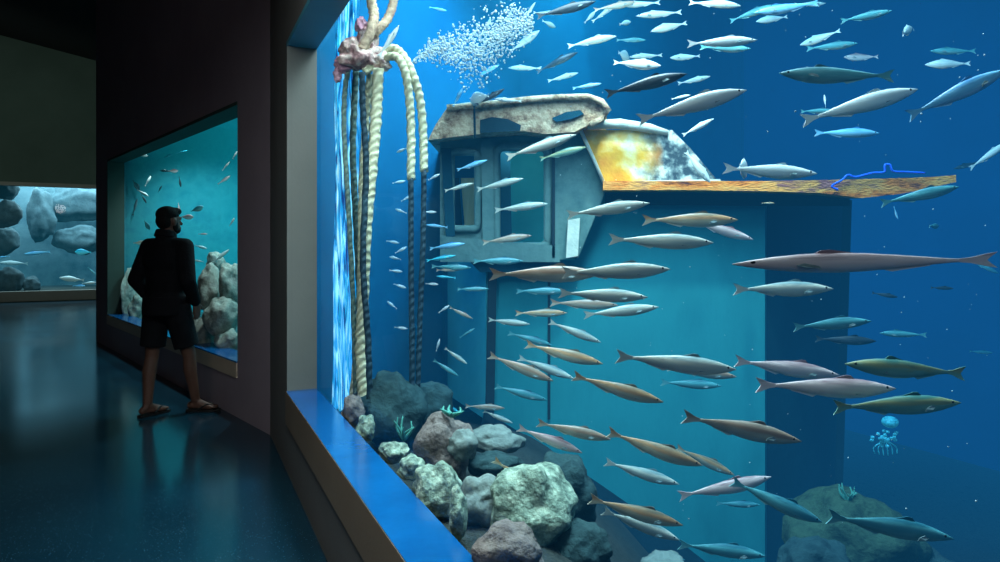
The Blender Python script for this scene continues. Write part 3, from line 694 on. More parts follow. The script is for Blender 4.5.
def fish_meshes(tall, wide, bend, key):
    """one fish of unit length, head at +x: body, forked tail, dorsal, belly and side fins, eye"""
    N, K = 18, 14
    hs = [(0, .008), (.03, .036), (.08, .078), (.16, .132), (.26, .176), (.38, .195), (.48, .182), (.6, .14), (.7, .096), (.78, .060), (.84, .036), (.88, .027)]
    def prof(u):
        for (a, p), (b_, q) in zip(hs, hs[1:]):
            if u <= b_: t = (u-a)/(b_-a); t = t*t*(3-2*t)*.4+t*.6; return p+(q-p)*t
        return hs[-1][1]
    yb = lambda x: bend*math.sin((x+.1)*4.2)*(1-.6*max(0, x+.1))
    vs, fs = [], []
    for i in range(N+1):
        u = .88*(i/N)**1.15; h = prof(u)*tall/.195/2; w = h*wide/tall*(1 if u < .5 else max(.35, 1-(u-.5)*1.5)); x = .5-u
        for k in range(K):
            t = 2*math.pi*k/K; vs.append((x, yb(x)+w*math.cos(t), h*math.sin(t)*(1 if math.sin(t) > 0 else 1.04)))
    for i in range(N):
        for k in range(K): fs.append((i*K+k, i*K+(k+1) % K, (i+1)*K+(k+1) % K, (i+1)*K+k))
    fs += [tuple(range(K)), tuple(range((N+1)*K-1, N*K-1, -1))]
    def fin(pts, th=.004):
        n = len(pts); a = [(x, yb(x)+y-th, z) for x, y, z in pts]; b = [(x, yb(x)+y+th, z) for x, y, z in pts]
        return a+b, [tuple(range(n)), tuple(range(2*n-1, n-1, -1))]+[(i, (i+1) % n, n+(i+1) % n, n+i) for i in range(n)]
    T = tall
    tail = fin([(-.355, 0, .014), (-.40, 0, .022), (-.455, 0, .046), (-.5, 0, .06), (-.475, 0, .026), (-.46, 0, 0), (-.475, 0, -.026), (-.5, 0, -.06), (-.455, 0, -.046), (-.40, 0, -.022), (-.355, 0, -.014)])
    z = lambda u: prof(u)*T/.195/2
    dors = fin([(.5-.30, 0, z(.30)-.01), (.5-.335, 0, z(.34)+.022), (.5-.37, 0, z(.37)+.022), (.5-.43, 0, z(.43)+.006), (.5-.48, 0, z(.48)-.006)])
    anal = fin([(.5-.55, 0, -z(.55)+.01), (.5-.60, 0, -z(.6)-.02), (.5-.65, 0, -z(.65)-.014), (.5-.74, 0, -z(.74)-.006), (.5-.76, 0, -z(.76)+.006)])
    side = {}
    for s in (-1, 1):
        b = 0; w = .5*wide
        q = [(.5-.23, s*w*.86, -.015), (.5-.26, s*(w+.012), -.03), (.5-.32, s*(w+.016), -.042), (.5-.31, s*(w+.012), -.02), (.5-.26, s*(w*.9), .0)]
        n = 5; side[s] = (q+[(x, y+s*.005, zz) for x, y, zz in q], [tuple(b+i for i in range(n)), tuple(b+i for i in range(2*n-1, n-1, -1))]+[(b+i, b+(i+1) % n, b+n+(i+1) % n, b+n+i) for i in range(n)])
    em = {-1: MB(), 1: MB()}
    hw = z(.075)*wide/tall
    for s in (-1, 1): em[s].ell((.5-.075, yb(.425)+s*hw*.86, .012), (.011, .006, .011), 8, 6)
    res = {}
    for nm, (v, f), sm in (('body', (vs, fs), 1), ('tail_fin', tail, 0), ('dorsal_fin', dors, 0), ('anal_fin', anal, 0), ('pectoral_fin1', side[-1], 0), ('pectoral_fin2', side[1], 0), ('eye1', (em[-1].v, em[-1].f), 1), ('eye2', (em[1].v, em[1].f), 1)):
        me = bpy.data.meshes.new('fish_'+nm+key); me.from_pydata([tuple(p) for p in v], [], f); me.update()
        bm = bmesh.new(); bm.from_mesh(me); bmesh.ops.recalc_face_normals(bm, faces=bm.faces); bm.to_mesh(me); bm.free()
        if sm: me.polygons.foreach_set('use_smooth', [True]*len(me.polygons))
        me.materials.append(FM['silver']); res[nm] = me
    return res
SHAPE = {'slim': [fish_meshes(.152, .105, b, 's%d' % i) for i, b in enumerate((0, .03, -.035))],
         'mid': [fish_meshes(.215, .13, b, 'm%d' % i) for i, b in enumerate((0, .035, -.03))],
         'deep': [fish_meshes(.42, .13, b, 'd%d' % i) for i, b in enumerate((0, .04))]}
FN = [0]
def put_fish(px, py, L, ang, head, yaw, typ, label, shape='slim', Y=None, real=.34, group=None, name='fish', lo=None, hi=None):
    """L: apparent length in px; ang: tilt in the picture, + = right end low; head +1 faces right; yaw turns it towards us (-) or away (+)"""
    i = FN[0]; FN[0] += 1
    cy = max(.25, math.cos(math.radians(yaw)))
    if Y is None:
        Y = F*real*cy/L*(1+.1*math.sin(i*2.4))
        lo_ = max(Yg(px-L/2*abs(math.cos(math.radians(ang)))), Yg(px))+.22+.25*abs(math.sin(math.radians(yaw))) if lo is None else lo
        hi_ = (4.45 if (425 < px < 960 and py > 85) else 6.2 if px > 440 else 4.9 if px < 372 else 5.1) if hi is None else hi
        if py > 430 and px < 640: hi_ = min(hi_, 2.6 if px > 500 else 3.0)
        Y = min(max(Y, lo_), max(hi_, lo_+.05))
    size = L*Y/F/cy
    a, y = math.radians(ang), math.radians(yaw)
    thin = max(.5, min(1, 132/L)); x = Vector((head*math.cos(a)*math.cos(y), math.sin(y), -head*math.sin(a)*math.cos(y))).normalized()
    up = Vector((0, 0, 1)); yv = up.cross(x).normalized(); zv = x.cross(yv)
    if abs(x.z) > .95: yv = Vector((0, 1, 0)); zv = x.cross(yv).normalized(); yv = zv.cross(x)
    R = Matrix((x, yv, zv)).transposed().to_4x4()
    ms = SHAPE[shape][i % len(SHAPE[shape])]
    root = empty(name, P(px, py, Y)); root.empty_display_size = .02
    root.matrix_world = Matrix.Translation(P(px, py, Y)) @ R @ Matrix.Diagonal((size, size*thin, size*thin, 1))
    small = L < 22
    for nm, me in ms.items():
        nm = nm.rstrip('12')
        if small and nm in ('anal_fin', 'pectoral_fin', 'eye', 'dorsal_fin'): continue
        if nm == 'eye' and L < 34: continue
        if nm == 'pectoral_fin' and L < 28: continue
        o = link(bpy.data.objects.new(nm, me)); o.parent = root
        o.material_slots[0].link = 'OBJECT'; o.material_slots[0].material = EYEM if nm == 'eye' else FINM if nm == 'pectoral_fin' else FM[typ]
    return tag(root, label, 'fish', group)
GU, GM, GD, GS = 'fish swimming above the wreck', 'fish streaming past the hull', 'fish in the dark water beyond the hull', 'fish around the cabin'
# --- above the wreck
for f in [
 (530, 10, 20, -55, 1, 0, 'silver', 'small pale fish nosing steeply up beside the bubble cloud near the top edge'),
 (566, 9, 62, -15, 1, 0, 'dark', 'long dark fish slanting up to the top edge, above the bubble cloud'),
 (546, 13, 26, 4, 1, 0, 'silver', 'small pale fish tucked under the tail of the long dark top fish'),
 (549, 24, 15, 0, 1, 55, 'silver', 'tiny white end-on fish under the long dark top fish', 'mid'),
 (509, 18, 18, -75, 1, 0, 'silver', 'pale fish standing upright at the top of the bubble cloud'),
 (488, 24, 15, -70, 1, 25, 'silver', 'stubby pale fish upright on the bubble cloud crest', 'mid'),
 (525, 41, 36, -36, 1, 0, 'silver', 'white fish rising steeply at the tail end of the bubble cloud', 'mid'),
 (497, 34, 24, -8, 1, 0, 'silver', 'white fish swimming level inside the bubble cloud', 'mid'),
 (590, 17, 18, -50, 1, 20, 'silver', 'stubby white fish beside a longer pale one, right of the long dark top fish', 'mid'),
 (604, 13, 30, -36, 1, 0, 'silver', 'pale fish rising at a slant next to a stubby white one near the top'),
 (625, 23, 18, -28, 1, 45, 'silver', 'short white foreshortened fish alone over the middle of the cabin roof', 'mid'),
 (592, 41, 50, -11, 1, 0, 'silver', 'pale fish with long body rising gently above the middle of the roof'),
 (631, 40, 30, 0, 1, 0, 'teal', 'faint bluish fish just ahead of the gently rising pale fish'),
 (525, 68, 34, 0, -1, 0, 'silver', 'pale fish swimming level midway between bubble cloud and cabin roof'),
 (557, 62, 46, -25, 1, 0, 'dark', 'dark fish slanting upward over the middle of the cabin roof'),
 (563, 77, 32, -15, 1, 0, 'silver', 'pale fish just under the slanting dark fish over the roof'),
 (587, 86, 30, -10, 1, 0, 'blue', 'faint bluish fish skimming the rounded end of the roof'),
 (487, 71, 28, -26, 1, 0, 'blue', 'dim bluish fish under the bubble cloud above the dark roof fish'),
 (460, 81, 30, -32, 1, 0, 'dark', 'dark fish slanting up above the pale tip of the cabin roof'),
 (443, 79, 28, -65, 1, 0, 'blue', 'bluish fish swimming steeply up between loop rope and cabin roof'),
 (458, 97, 22, -62, 1, 0, 'blue', 'bluish fish standing on the pale tip of the cabin roof'),
 (479, 98, 18, 0, -1, 58, 'silver', 'round white end-on fish touching the roof beside the cable', 'deep'),
 (490, 97, 34, -30, 1, 0, 'dark', 'dark fish slanting across the round white fish at the roof cable'),
 (508, 100, 28, 6, -1, 0, 'silver', 'pale fish lying along the top of the roof behind the dark one'),
 (438, 9, 18, 12, 1, 0, 'blue', 'faint blue blurred fish high beside the tan ropes'),
 (615, 6, 44, -12, 1, 0, 'tan', 'tan backed fish cut by the top edge above the middle of the roof'),
 (640, 4, 40, -3, -1, 0, 'silver', 'pale fish running along the top edge beside the tan backed one'),
 (659, 14, 46, -5, -1, 0, 'silver', 'pale cyan fish second row from the top above the yellow panel'),
 (669, 27, 38, -14, -1, 0, 'silver', 'white fish with a clear tail heading down left above the yellow panel', 'mid'),
 (715, 4, 52, 5, 1, 0, 'silver', 'white fish cut by the top edge above the yellow panel tip'),
 (752, 13, 48, -20, 1, 0, 'teal', 'faint teal fish slanting up beside the sharp white fish'),
 (772, 19, 33, -10, -1, 0, 'silver', 'sharp white fish with an upright forked tail below a faint long one', 'mid'),
 (786, 8, 64, -8, -1, 0, 'blue', 'long faint bluish fish close to the top edge over the sharp white fish'),
 (722, 42, 70, -3, 1, 0, 'silver', 'big white fish swimming level above the yellow panel'),
 (725, 48, 52, 1, 1, 0, 'teal', 'dim fish shadowing the big white level fish from below'),
 (685, 57, 30, -3, -1, 0, 'silver', 'small white fish just below the tail of the big white level fish', 'mid'),
 (637, 64, 48, 4, 1, 0, 'silver', 'white fish in a cluster of three above the end of the roof', 'mid'),
 (646, 56, 34, -4, -1, 0, 'silver', 'pale fish topmost of the cluster of three above the roof end'),
 (624, 56, 16, 0, 1, 60, 'silver', 'round white end-on fish within the cluster above the roof end', 'deep'),
 (646, 84, 84, -14, 1, 0, 'dark', 'long dark backed fish slanting up from the roof end'),
 (694, 80, 34, -13, 1, 0, 'silver', 'pale fish at the nose of the long dark backed fish'),
 (692, 105, 112, -15, 1, 0, 'silver', 'long white fish rising at a slant above the yellow panel'),
 (681, 97, 20, -12, 1, 0, 'silver', 'small white fish riding on the back of the long white slanting fish'),
 (698, 127, 36, -28, 1, 0, 'silver', 'faint pale fish slanting up just over the yellow panel corner'),
 (836, 75, 112, 2, -1, 0, 'teal', 'very long dim grey fish with a white blob fish at its head'),
 (811, 73, 20, 10, 1, 52, 'silver', 'white stubby fish in front of the very long dim grey fish', 'mid'),
 (866, 16, 54, -12, 1, 0, 'teal', 'dim teal fish alone near the top edge over the deck end'),
 (820, 38, 32, -14, -1, 35, 'silver', 'plump white fish with a raised tail above the very long dim fish', 'mid'),
 (832, 46, 52, -6, 1, 0, 'teal', 'dim pale fish overlapped by the plump white fish'),
 (907, 31, 34, -28, 1, 42, 'silver', 'bright white fish turning with fins spread, highest over the deck tip', 'mid'),
 (861, 57, 34, 0, -1, 0, 'pink', 'pinkish white fish swimming level above the very long dim fish', 'mid'),
 (953, 51, 46, 0, -1, 0, 'teal', 'faint teal fish directly above a bright pale one, past the deck tip'),
 (948, 64, 42, 0, -1, 10, 'silver', 'bright pale fish under a faint teal one, past the deck tip', 'mid'),
 (860, 105, 118, -15, 1, 0, 'silver', 'big white fish with twisting body over the blue cord'),
 (825, 101, 15, -80, 1, 30, 'silver', 'tiny knobbed fish upright behind the tail of the big twisting white fish', 'mid'),
 (818, 111, 36, -2, 1, 0, 'teal', 'dim fish behind the tail of the big twisting white fish'),
 (847, 133, 64, 1, 1, 0, 'blue', 'dim bluish fish under the big twisting white fish'),
 (957, 93, 110, -25, 1, 0, 'blue', 'long bluish white fish climbing steeply above the deck tip'),
 (810, 4, 32, -3, 1, 0, 'silver', 'pale fish half cut by the top edge over the plump white fish'),
 (989, 155, 46, -36, 1, 0, 'silver', 'white fish cut by the picture edge beyond the deck tip'),
 (968, 165, 30, -15, -1, 0, 'dark', 'dim brownish fish behind the one at the picture edge'),
 (770, 171, 96, 3, 1, 0, 'silver', 'long pale fish lying along the orange deck edge'),
 (743, 168, 22, 0, 1, 62, 'silver', 'round white end-on fish in front of the long one on the deck edge', 'deep'),
 (698, 167, 40, 52, 1, 0, 'silver', 'white fish diving nose down onto the deck beside the yellow panel', 'mid'),
]: put_fish(*f[:8], shape=f[8] if len(f) > 8 else 'slim', group=GU)
# --- around the cabin
for f in [
 (541, 146, 74, -18, 1, 0, 'pale', 'grey white fish slanting across the upper corner of the wide cabin window'),
 (563, 153, 48, -14, 1, 0, 'green', 'greenish fish just below the slanting grey white one on the cabin panel'),
 (472, 165, 32, -18, 1, 0, 'blue', 'bluish fish crossing the upper half of the narrow cabin window'),
 (459, 187, 30, -15, 1, 0, 'pale', 'pale fish crossing the lower half of the narrow cabin window'),
 (500, 184, 48, -13, 1, 0, 'pale', 'pale fish crossing the post between the two cabin windows'),
 (521, 207, 54, -7, 1, 0, 'pale', 'bright pale fish in the middle of the wide cabin window'),
 (507, 239, 50, -8, 1, 0, 'tan', 'tan fish crossing the bottom of the wide cabin window'),
 (447, 246, 36, -8, 1, 0, 'blue', 'blue fish at the lower corner of the cabin by the outer loop rope'),
 (441, 258, 30, -10, 1, 0, 'cyan', 'cyan fish just below the lower corner of the cabin'),
 (498, 261, 50, 0, 1, 0, 'teal', 'dim grey fish swimming along the boat rim under the wide window'),
 (451, 267, 40, 2, 1, 0, 'teal', 'dim teal fish below the cyan one at the cabin corner'),
 (608, 209, 84, -8, 1, 0, 'pale', 'pale fish rising under the slanted end of the cabin panel'),
 (437, 226, 22, 6, -1, 0, 'blue', 'faint blue fish beside the cabin corner pillar'),
 (446, 277, 20, 4, -1, 0, 'cyan', 'small cyan fish between the outer rope and the hull stem'),
 (448, 270, 24, 0, 1, 0, 'tan', 'small brownish fish over the small cyan one by the hull stem'),
 (473, 289, 32, 0, 1, 0, 'teal', 'dim teal fish just ahead of the hull stem'),
 (461, 313, 26, 26, 1, 0, 'tan', 'small tan fish slanting down ahead of the hull stem'),
 (467, 333, 18, -32, 1, 0, 'teal', 'small teal fish slanting up ahead of the hull stem'),
 (456, 356, 28, 36, 1, 0, 'pale', 'small pale fish diving ahead of the hull stem'),
 (446, 368, 30, 32, 1, 0, 'teal', 'teal fish diving just behind the outer rope above the rocks'),
 (447, 406, 30, 28, 1, 0, 'cyan', 'cyan fish gliding over the brown arched boulder'),
]: put_fish(*f[:8], shape=f[8] if len(f) > 8 else 'slim', group=GS)
# --- streaming past the hull
for f in [
 (545, 274, 112, 0, 1, 0, 'tan', 'long tan fish highest on the hull side below the wide window'),
 (616, 271, 108, -2, 1, 0, 'pale', 'long pale fish overlapping the highest tan one on the hull side'),
 (690, 220, 96, 0, 1, 0, 'gold', 'orange streaked fish swimming level close under the dark deck shadow strip'),
 (722, 230, 66, 17, 1, 0, 'pink', 'pinkish fish slanting down from the orange streaked one under the deck'),
 (661, 241, 104, 2, 1, 0, 'pale', 'cream white fish swimming level second below the deck'),
 (541, 291, 50, 0, 1, 0, 'teal', 'pale teal fish above the short tan one near the hull seam'),
 (603, 295, 90, 3, 1, 0, 'pale', 'cream fish topmost of the three level fish in mid hull'),
 (584, 304, 68, 2, 1, 0, 'tan', 'brownish fish in the middle of the three level fish in mid hull'),
 (621, 311, 76, -6, 1, 0, 'pale', 'white fish lowest of the three level fish in mid hull'),
 (541, 313, 52, 0, 1, 0, 'gold', 'short tan orange fish just above the hull seam middle'),
 (509, 322, 42, 6, 1, 0, 'pale', 'short white fish close beside the dark stem post'),
 (575, 332, 56, 22, 1, 0, 'pale', 'bright cream fish diving below the three level fish'),
 (530, 339, 46, 16, 1, 0, 'teal', 'greenish pale fish leading the orange diving fish'),
 (564, 354, 80, 14, 1, 0, 'gold', 'orange tinged fish diving across the hull seam'),
 (521, 368, 70, 22, 1, 0, 'tan', 'tan fish diving from the foot of the stem post'),
 (546, 368, 60, 21, 1, 0, 'pale', 'white cyan fish diving just above the tan one by the stem post'),
 (676, 363, 120, 6, 1, 0, 'pale', 'long cream fish gliding down across the middle of the hull'),
 (702, 372, 70, 8, 1, 0, 'tan', 'tan fish tucked under the long cream one in mid hull'),
 (691, 384, 62, 4, 1, 0, 'teal', 'dim teal fish third below the long cream one'),
 (618, 389, 94, 16, 1, 0, 'gold', 'orange backed cream fish diving in lower mid hull'),
 (521, 393, 54, 15, 1, 0, 'teal', 'dim teal fish low beside the hull seam'),
 (485, 407, 40, 4, 1, 0, 'tan', 'tan fish above a small white one at the foot of the stem'),
 (498, 417, 32, 22, 1, 0, 'pale', 'small white fish at the foot of the stem'),
 (574, 431, 76, 13, 1, 0, 'tan', 'brown backed fish above a pinkish white one by the hull bottom'),
 (550, 440, 70, 22, 1, 0, 'pink', 'pinkish white fish diving along the hull bottom'),
 (655, 449, 100, 19, 1, 0, 'gold', 'orange brown fish diving in the lower hull with a pale belly'),
 (642, 473, 78, 17, 1, 0, 'pale', 'greyish fish diving just below the orange brown one'),
 (521, 478, 68, 35, 1, 0, 'gold', 'orange fish leaping steeply down over the bright coarse boulder'),
 (572, 530, 40, 8, 1, 0, 'cyan', 'turquoise fish resting against the coarse bright boulder', 'mid'),
 (636, 512, 98, 16, 1, 0, 'gold', 'yellow orange fish diving along the keel'),
 (641, 525, 84, 22, 1, 0, 'pale', 'pale fish overlapped by the yellow orange one along the keel'),
 (725, 487, 94, -13, 1, 0, 'pink', 'pink white fish rising against the stream low on the hull'),
 (742, 429, 122, 12, 1, 0, 'tan', 'long brown and white fish diving alone on the lower hull'),
 (705, 461, 66, 26, 1, 0, 'gold', 'orange tinged fish diving into the tail of the rising pink one'),
 (777, 502, 98, 24, 1, 0, 'teal', 'pale teal fish diving past the rising pink one'),
 (738, 504, 44, 2, 1, 0, 'teal', 'dim teal fish under the rising pink one'),
 (722, 550, 90, 9, 1, 0, 'teal', 'dim whitish fish lowest on the hull near the bottom edge'),
 (668, 558, 34, 6, 1, 0, 'teal', 'dim round backed fish at the very bottom below the keel', 'mid'),
]: put_fish(*f[:8], shape=f[8] if len(f) > 8 else 'slim', group=GM)
# --- dark water at the side
for f in [
 (865, 262, 265, -1, -1, 0, 'pink', 'very long grey fish close to the glass crossing the hull corner', 'slim', 1.14),
 (783, 289, 102, 0, 1, 0, 'pale', 'pale fish directly under the very long grey one'),
 (985, 267, 30, 26, 1, 0, 'teal', 'small teal fish diving at the picture edge past the very long grey one'),
 (934, 226, 20, 0, 1, 40, 'teal', 'dim stubby fish in the dark water under the deck tip', 'mid'),
 (896, 213, 14, 70, 1, 0, 'blue', 'tiny violet blue fish hanging nose down under the deck tip'),
 (920, 195, 78, -12, 1, 0, 'teal', 'teal fish slanting along the underside of the deck tip'),
 (768, 203, 13, 0, 1, 0, 'gold', 'tiny yellowish fish under the dark deck shadow strip'),
 (832, 324, 80, -4, 1, 0, 'teal', 'dim teal fish crossing the dark hull corner in mid depth'),
 (903, 334, 46, 2, -1, 0, 'teal', 'dim short teal fish alone in the dark water past the hull'),
 (787, 368, 106, 8, 1, 0, 'pink', 'pinkish teal fish diving at the hull corner above a pinkish level one'),
 (906, 369, 124, 5, -1, 0, 'green', 'yellowish green fish in the dark water past the hull corner'),
 (826, 387, 138, 1, 1, 0, 'pink', 'pinkish white fish swimming level across the hull corner'),
 (897, 405, 128, -2, 1, 0, 'green', 'dim greenish fish below the yellowish green one'),
 (942, 288, 24, 2, 1, 0, 'dark', 'very dim fish under the tail of the very long grey one'),
 (885, 295, 26, 10, 1, 0, 'dark', 'very dim fish in the dark just past the hull corner'),
 (981, 352, 24, 4, 1, 0, 'teal', 'dim small fish at the picture edge above the yellowish green one'),
 (890, 527, 132, 11, 1, 0, 'teal', 'long dim teal fish gliding over the green overgrown mound'),
 (846, 340, 60, 2, 1, 0, 'dark', 'dark fish shadow under the dim teal one at the hull corner'),
]: put_fish(*f[:8], shape=f[8] if len(f) > 8 else 'slim', group=GD, Y=f[9] if len(f) > 9 else None)
# --- little ones beside the ropes
ordn = ['topmost', 'second from the top', 'third from the top', 'fourth from the top', 'fifth from the top', 'sixth from the top', 'seventh from the top', 'eighth from the top', 'ninth from the top', 'tenth from the top', 'lowest']
for k, (x, y, a) in enumerate([(402, 150, -20), (399, 182, -12), (407, 198, -30), (401, 211, 20), (393, 242, 10), (401, 250, -30), (395, 258, 12), (396, 271, 8), (400, 286, 20), (392, 305, 35), (401, 328, 10)]):
    put_fish(x, y, 13, a, 1 if k % 3 else -1, 20, 'silver', 'tiny pale blue fish in the string beside the inner loop rope, '+ordn[k], shape='mid', Y=4.55+.1*(k % 3), group='tiny fish strung beside the looped rope')
for k, (x, y, a) in enumerate([(434, 177, -30), (430, 212, 0), (432, 284, 5), (444, 309, -35), (438, 345, -75)]):
    put_fish(x, y, 13, a, 1, 15, 'silver', 'tiny pale blue fish in open water between outer rope and cabin, '+ordn[k if k < 4 else 10], shape='mid', Y=4.5+.08*(k % 3), group='tiny fish between the outer rope and the cabin')
put_fish(389, 41, 38, -58, 1, 0, 'silver', 'white fish shooting up between the tan rope and the pale loops', Y=3.95, group=GU)
# --- reef tank behind the person
for x, y, L, a, h, typ, sh, lb in [
 (142, 154, 12, 20, 1, 'silver', 'deep', 'white roundish fish highest in the reef tank by its far jamb'),
 (148, 181, 12, -60, 1, 'silver', 'mid', 'white fish pointing up over the person\'s head in the reef tank'),
 (166, 171, 12, 3, -1, 'dark', 'mid', 'dark fish touching a pink one high in the reef tank'),
 (173, 171, 10, 0, 1, 'pink', 'deep', 'pink fish touching a dark one high in the reef tank'),
 (180, 182, 11, 80, 1, 'dark', 'mid', 'dark upright fish above the person\'s head in the reef tank'),
 (224, 180, 15, -35, 1, 'pink', 'mid', 'pinkish fish with pale edge high at the near edge of the reef tank'),
 (136, 185, 12, 55, 1, 'dark', 'deep', 'dark fish over a pale one near the far jamb of the reef tank'),
 (143, 193, 13, 30, 1, 'silver', 'mid', 'pale fish between two dark ones near the far jamb of the reef tank'),
 (144, 199, 10, 60, 1, 'dark', 'mid', 'dark little fish below the pale one near the far jamb of the reef tank'),
 (160, 189, 8, -60, 1, 'dark', 'mid', 'smallest dark fish above the person\'s head in the reef tank'),
 (135, 207, 18, -75, 1, 'dark', 'slim', 'long dark upright fish beside the far jamb of the reef tank'),
 (147, 225, 11, 60, 1, 'teal', 'deep', 'dim round fish beside the person\'s neck in the reef tank'),
 (179, 208, 11, 80, 1, 'pink', 'mid', 'pinkish upright fish brushing the person\'s hair'),
 (187, 217, 13, 0, 1, 'pink', 'deep', 'pink round fish level with the person\'s ear in the reef tank'),
 (232, 222, 10, -60, 1, 'silver', 'mid', 'small white fish at the near edge of the reef tank in mid height'),
 (201, 247, 13, 15, 1, 'silver', 'mid', 'white fish level with the person\'s shoulder in the reef tank'),
 (221, 256, 22, -38, 1, 'silver', 'slim', 'long white slanting fish above the rocks of the reef tank'),
 (211, 265, 16, -35, 1, 'teal', 'slim', 'dim fish below the long white slanting one in the reef tank'),
 (199, 261, 10, 10, -1, 'silver', 'mid', 'small white fish beside the person\'s upper arm in the reef tank'),
 (203, 234, 9, 0, 1, 'pink', 'mid', 'small pink fish above the white shoulder-level fish in the reef tank'),
 (197, 209, 14, -20, 1, 'teal', 'deep', 'pale round fish past the person\'s cap line in the reef tank'),
 (140, 243, 13, 0, 1, 'tan', 'deep', 'tan round fish beside the person\'s collar in the reef tank'),
 (226, 166, 12, -50, 1, 'silver', 'slim', 'thin pale fish above the pinkish one at the near edge of the reef tank'),
 (235, 155, 9, -60, 1, 'silver', 'mid', 'tiny pale fish in the upper corner of the reef tank'),
 (168, 156, 10, -20, 1, 'cyan', 'mid', 'pale cyan fish in the row under the top edge of the reef tank, deeper one'),
 (182, 152, 12, -14, 1, 'cyan', 'slim', 'pale cyan slim fish in the row under the top edge of the reef tank'),
]:
    k = (x-CX)/F; Y0 = G2/(n2.y+n2.x*k)
    put_fish(x, y, L, a, h, 0, typ, lb, shape=sh, Y=Y0+.35+.5*((x*7+y*3) % 10)/10, group='fish in the reef tank')
# --- far tank
for x, y, L, a, h, typ, sh, lb in [
 (37, 253, 26, -6, -1, 'blue', 'slim', 'slim bluish fish highest in the far tank'),
 (14, 263, 30, 2, -1, 'silver', 'slim', 'pale slim fish above the big round boulder in the far tank'),
 (3, 257, 14, -8, -1, 'blue', 'slim', 'bluish fish cut by the picture edge in the far tank'),
 (83, 252, 16, 2, -1, 'cyan', 'deep', 'cyan squat fish near the corner post in the far tank'),
 (72, 279, 26, 5, -1, 'silver', 'mid', 'pale mottled fish near the floor of the far tank'),
 (79, 286, 13, 0, 1, 'blue', 'mid', 'small bluish fish under the mottled one in the far tank'),
 (89, 283, 14, -4, 1, 'silver', 'mid', 'small pale fish ahead of the mottled one in the far tank'),
 (92, 271, 12, 40, 1, 'teal', 'slim', 'thin teal fish diving by the corner post in the far tank'),
]: put_fish(x, y, L, a, h, 0, typ, lb, shape=sh, Y=19.2+.1*((x*7) % 9), group='fish in the far tank')
# --- made-up blob with added glow, standing for a pale patch of light
M['blob_glow'] = paint('blob_glow', [S(20, 110, 140), S(70, 190, 205)], 30, .5, .4, 60, emit=.25)
jy = 4.6; j = empty('light_blob', P(887, 428, jy)); tag(j, 'pale cyan glowing blob made up for a patch of light above the green mound', 'light_blob')
mb = MB(); mb.ell(P(890, 422, jy), (.052, .05, .038), 16, 10); adopt(mb.build('blob_disc', M['blob_glow'], None, True), j)
mb = MB(); random.seed(5)
for i in range(26):
    mb.ell(P(884+random.gauss(0, 5), 438+random.gauss(0, 3.6), jy+random.gauss(0, .03)), (.014, .014, .011), 6, 5)
adopt(mb.build('blob_dots', M['blob_glow'], None, True), j)
mb = MB()
for i in range(6):
    x = 874+i*4.4; mb.tube(spline([P(886, 440, jy), P(x, 447, jy), P(x+1, 456-abs(i-2.5), jy)], 4), .004, 5)
adopt(mb.build('blob_fringe', M['blob_glow'], None, True), j)

# ------------------------------------------------------------------ the visitor, back to us
M['skin'] = paint('skin', [S(92, 62, 50), S(106, 72, 58)], 10, .55)
M['jacket'] = paint('black_jacket', [S(9, 9, 13), S(16, 16, 21)], 12, .85, .3, 60, .2)
M['shorts'] = paint('dark_shorts', [S(13, 14, 18), S(20, 21, 26)], 12, .85, .3, 60, .2)
M['hair'] = paint('dark_hair', [S(10, 9, 9), S(22, 18, 16)], 30, .7, .6, 80, .2, stretch=(1, 1, .3))
M['sandal'] = paint('sandal_rubber', [S(20, 18, 18), S(34, 30, 28)], 12, .7)
man = empty('person', (-2.85, 5.99, 0)); man.rotation_euler = (0, 0, math.radians(-20))
tag(man, 'person in dark jacket, shorts and sandals standing with back turned, hands in pockets', 'person')
def grown(mb, name, m, voxel, smooth_it=6, parent=man):
    """fuse the overlapping limb shapes into one continuous surface"""
    o = mesh_obj(name, mb.v, mb.f, m)
    r = o.modifiers.new('fuse', 'REMESH'); r.mode = 'VOXEL'; r.voxel_size = voxel; r.use_smooth_shade = True
    s = o.modifiers.new('soften', 'SMOOTH'); s.iterations = smooth_it; s.factor = .5
    dg = bpy.context.evaluated_depsgraph_get(); dg.update()
    me = bpy.data.meshes.new_from_object(o.evaluated_get(dg)); me.name = name
    me.polygons.foreach_set('use_smooth', [True]*len(me.polygons))
    if not me.materials: me.materials.append(m)
    old = o.data; o.modifiers.clear(); o.data = me; bpy.data.meshes.remove(old)
    o.parent = parent; return o
SH = {-1: Vector((-.19, 0, 1.425)), 1: Vector((.19, 0, 1.425))}
EL = {-1: Vector((-.275, -.07, 1.14)), 1: Vector((.285, -.06, 1.14))}
WR = {-1: Vector((-.225, .075, .93)), 1: Vector((.235, .08, .945))}
HP = {-1: Vector((-.09, -.02, .90)), 1: Vector((.095, .01, .90))}
KN = {-1: Vector((-.105, -.06, .49)), 1: Vector((.155, .09, .49))}
AN = {-1: Vector((-.075, -.135, .085)), 1: Vector((.175, .145, .085))}
TOE = {-1: Vector((.12, .99, 0)).normalized(), 1: Vector((.93, .36, 0)).normalized()}
b = MB()
b.ell((0, -.01, .96), (.165, .115, .13)); b.ell((0, -.005, 1.12), (.15, .105, .18)); b.ell((0, -.01, 1.32), (.18, .115, .17))
b.bone((-.15, -.01, 1.43), (.15, -.01, 1.43), .06, .06); b.bone((0, -.01, 1.42), (.0, .01, 1.56), .062, .056)
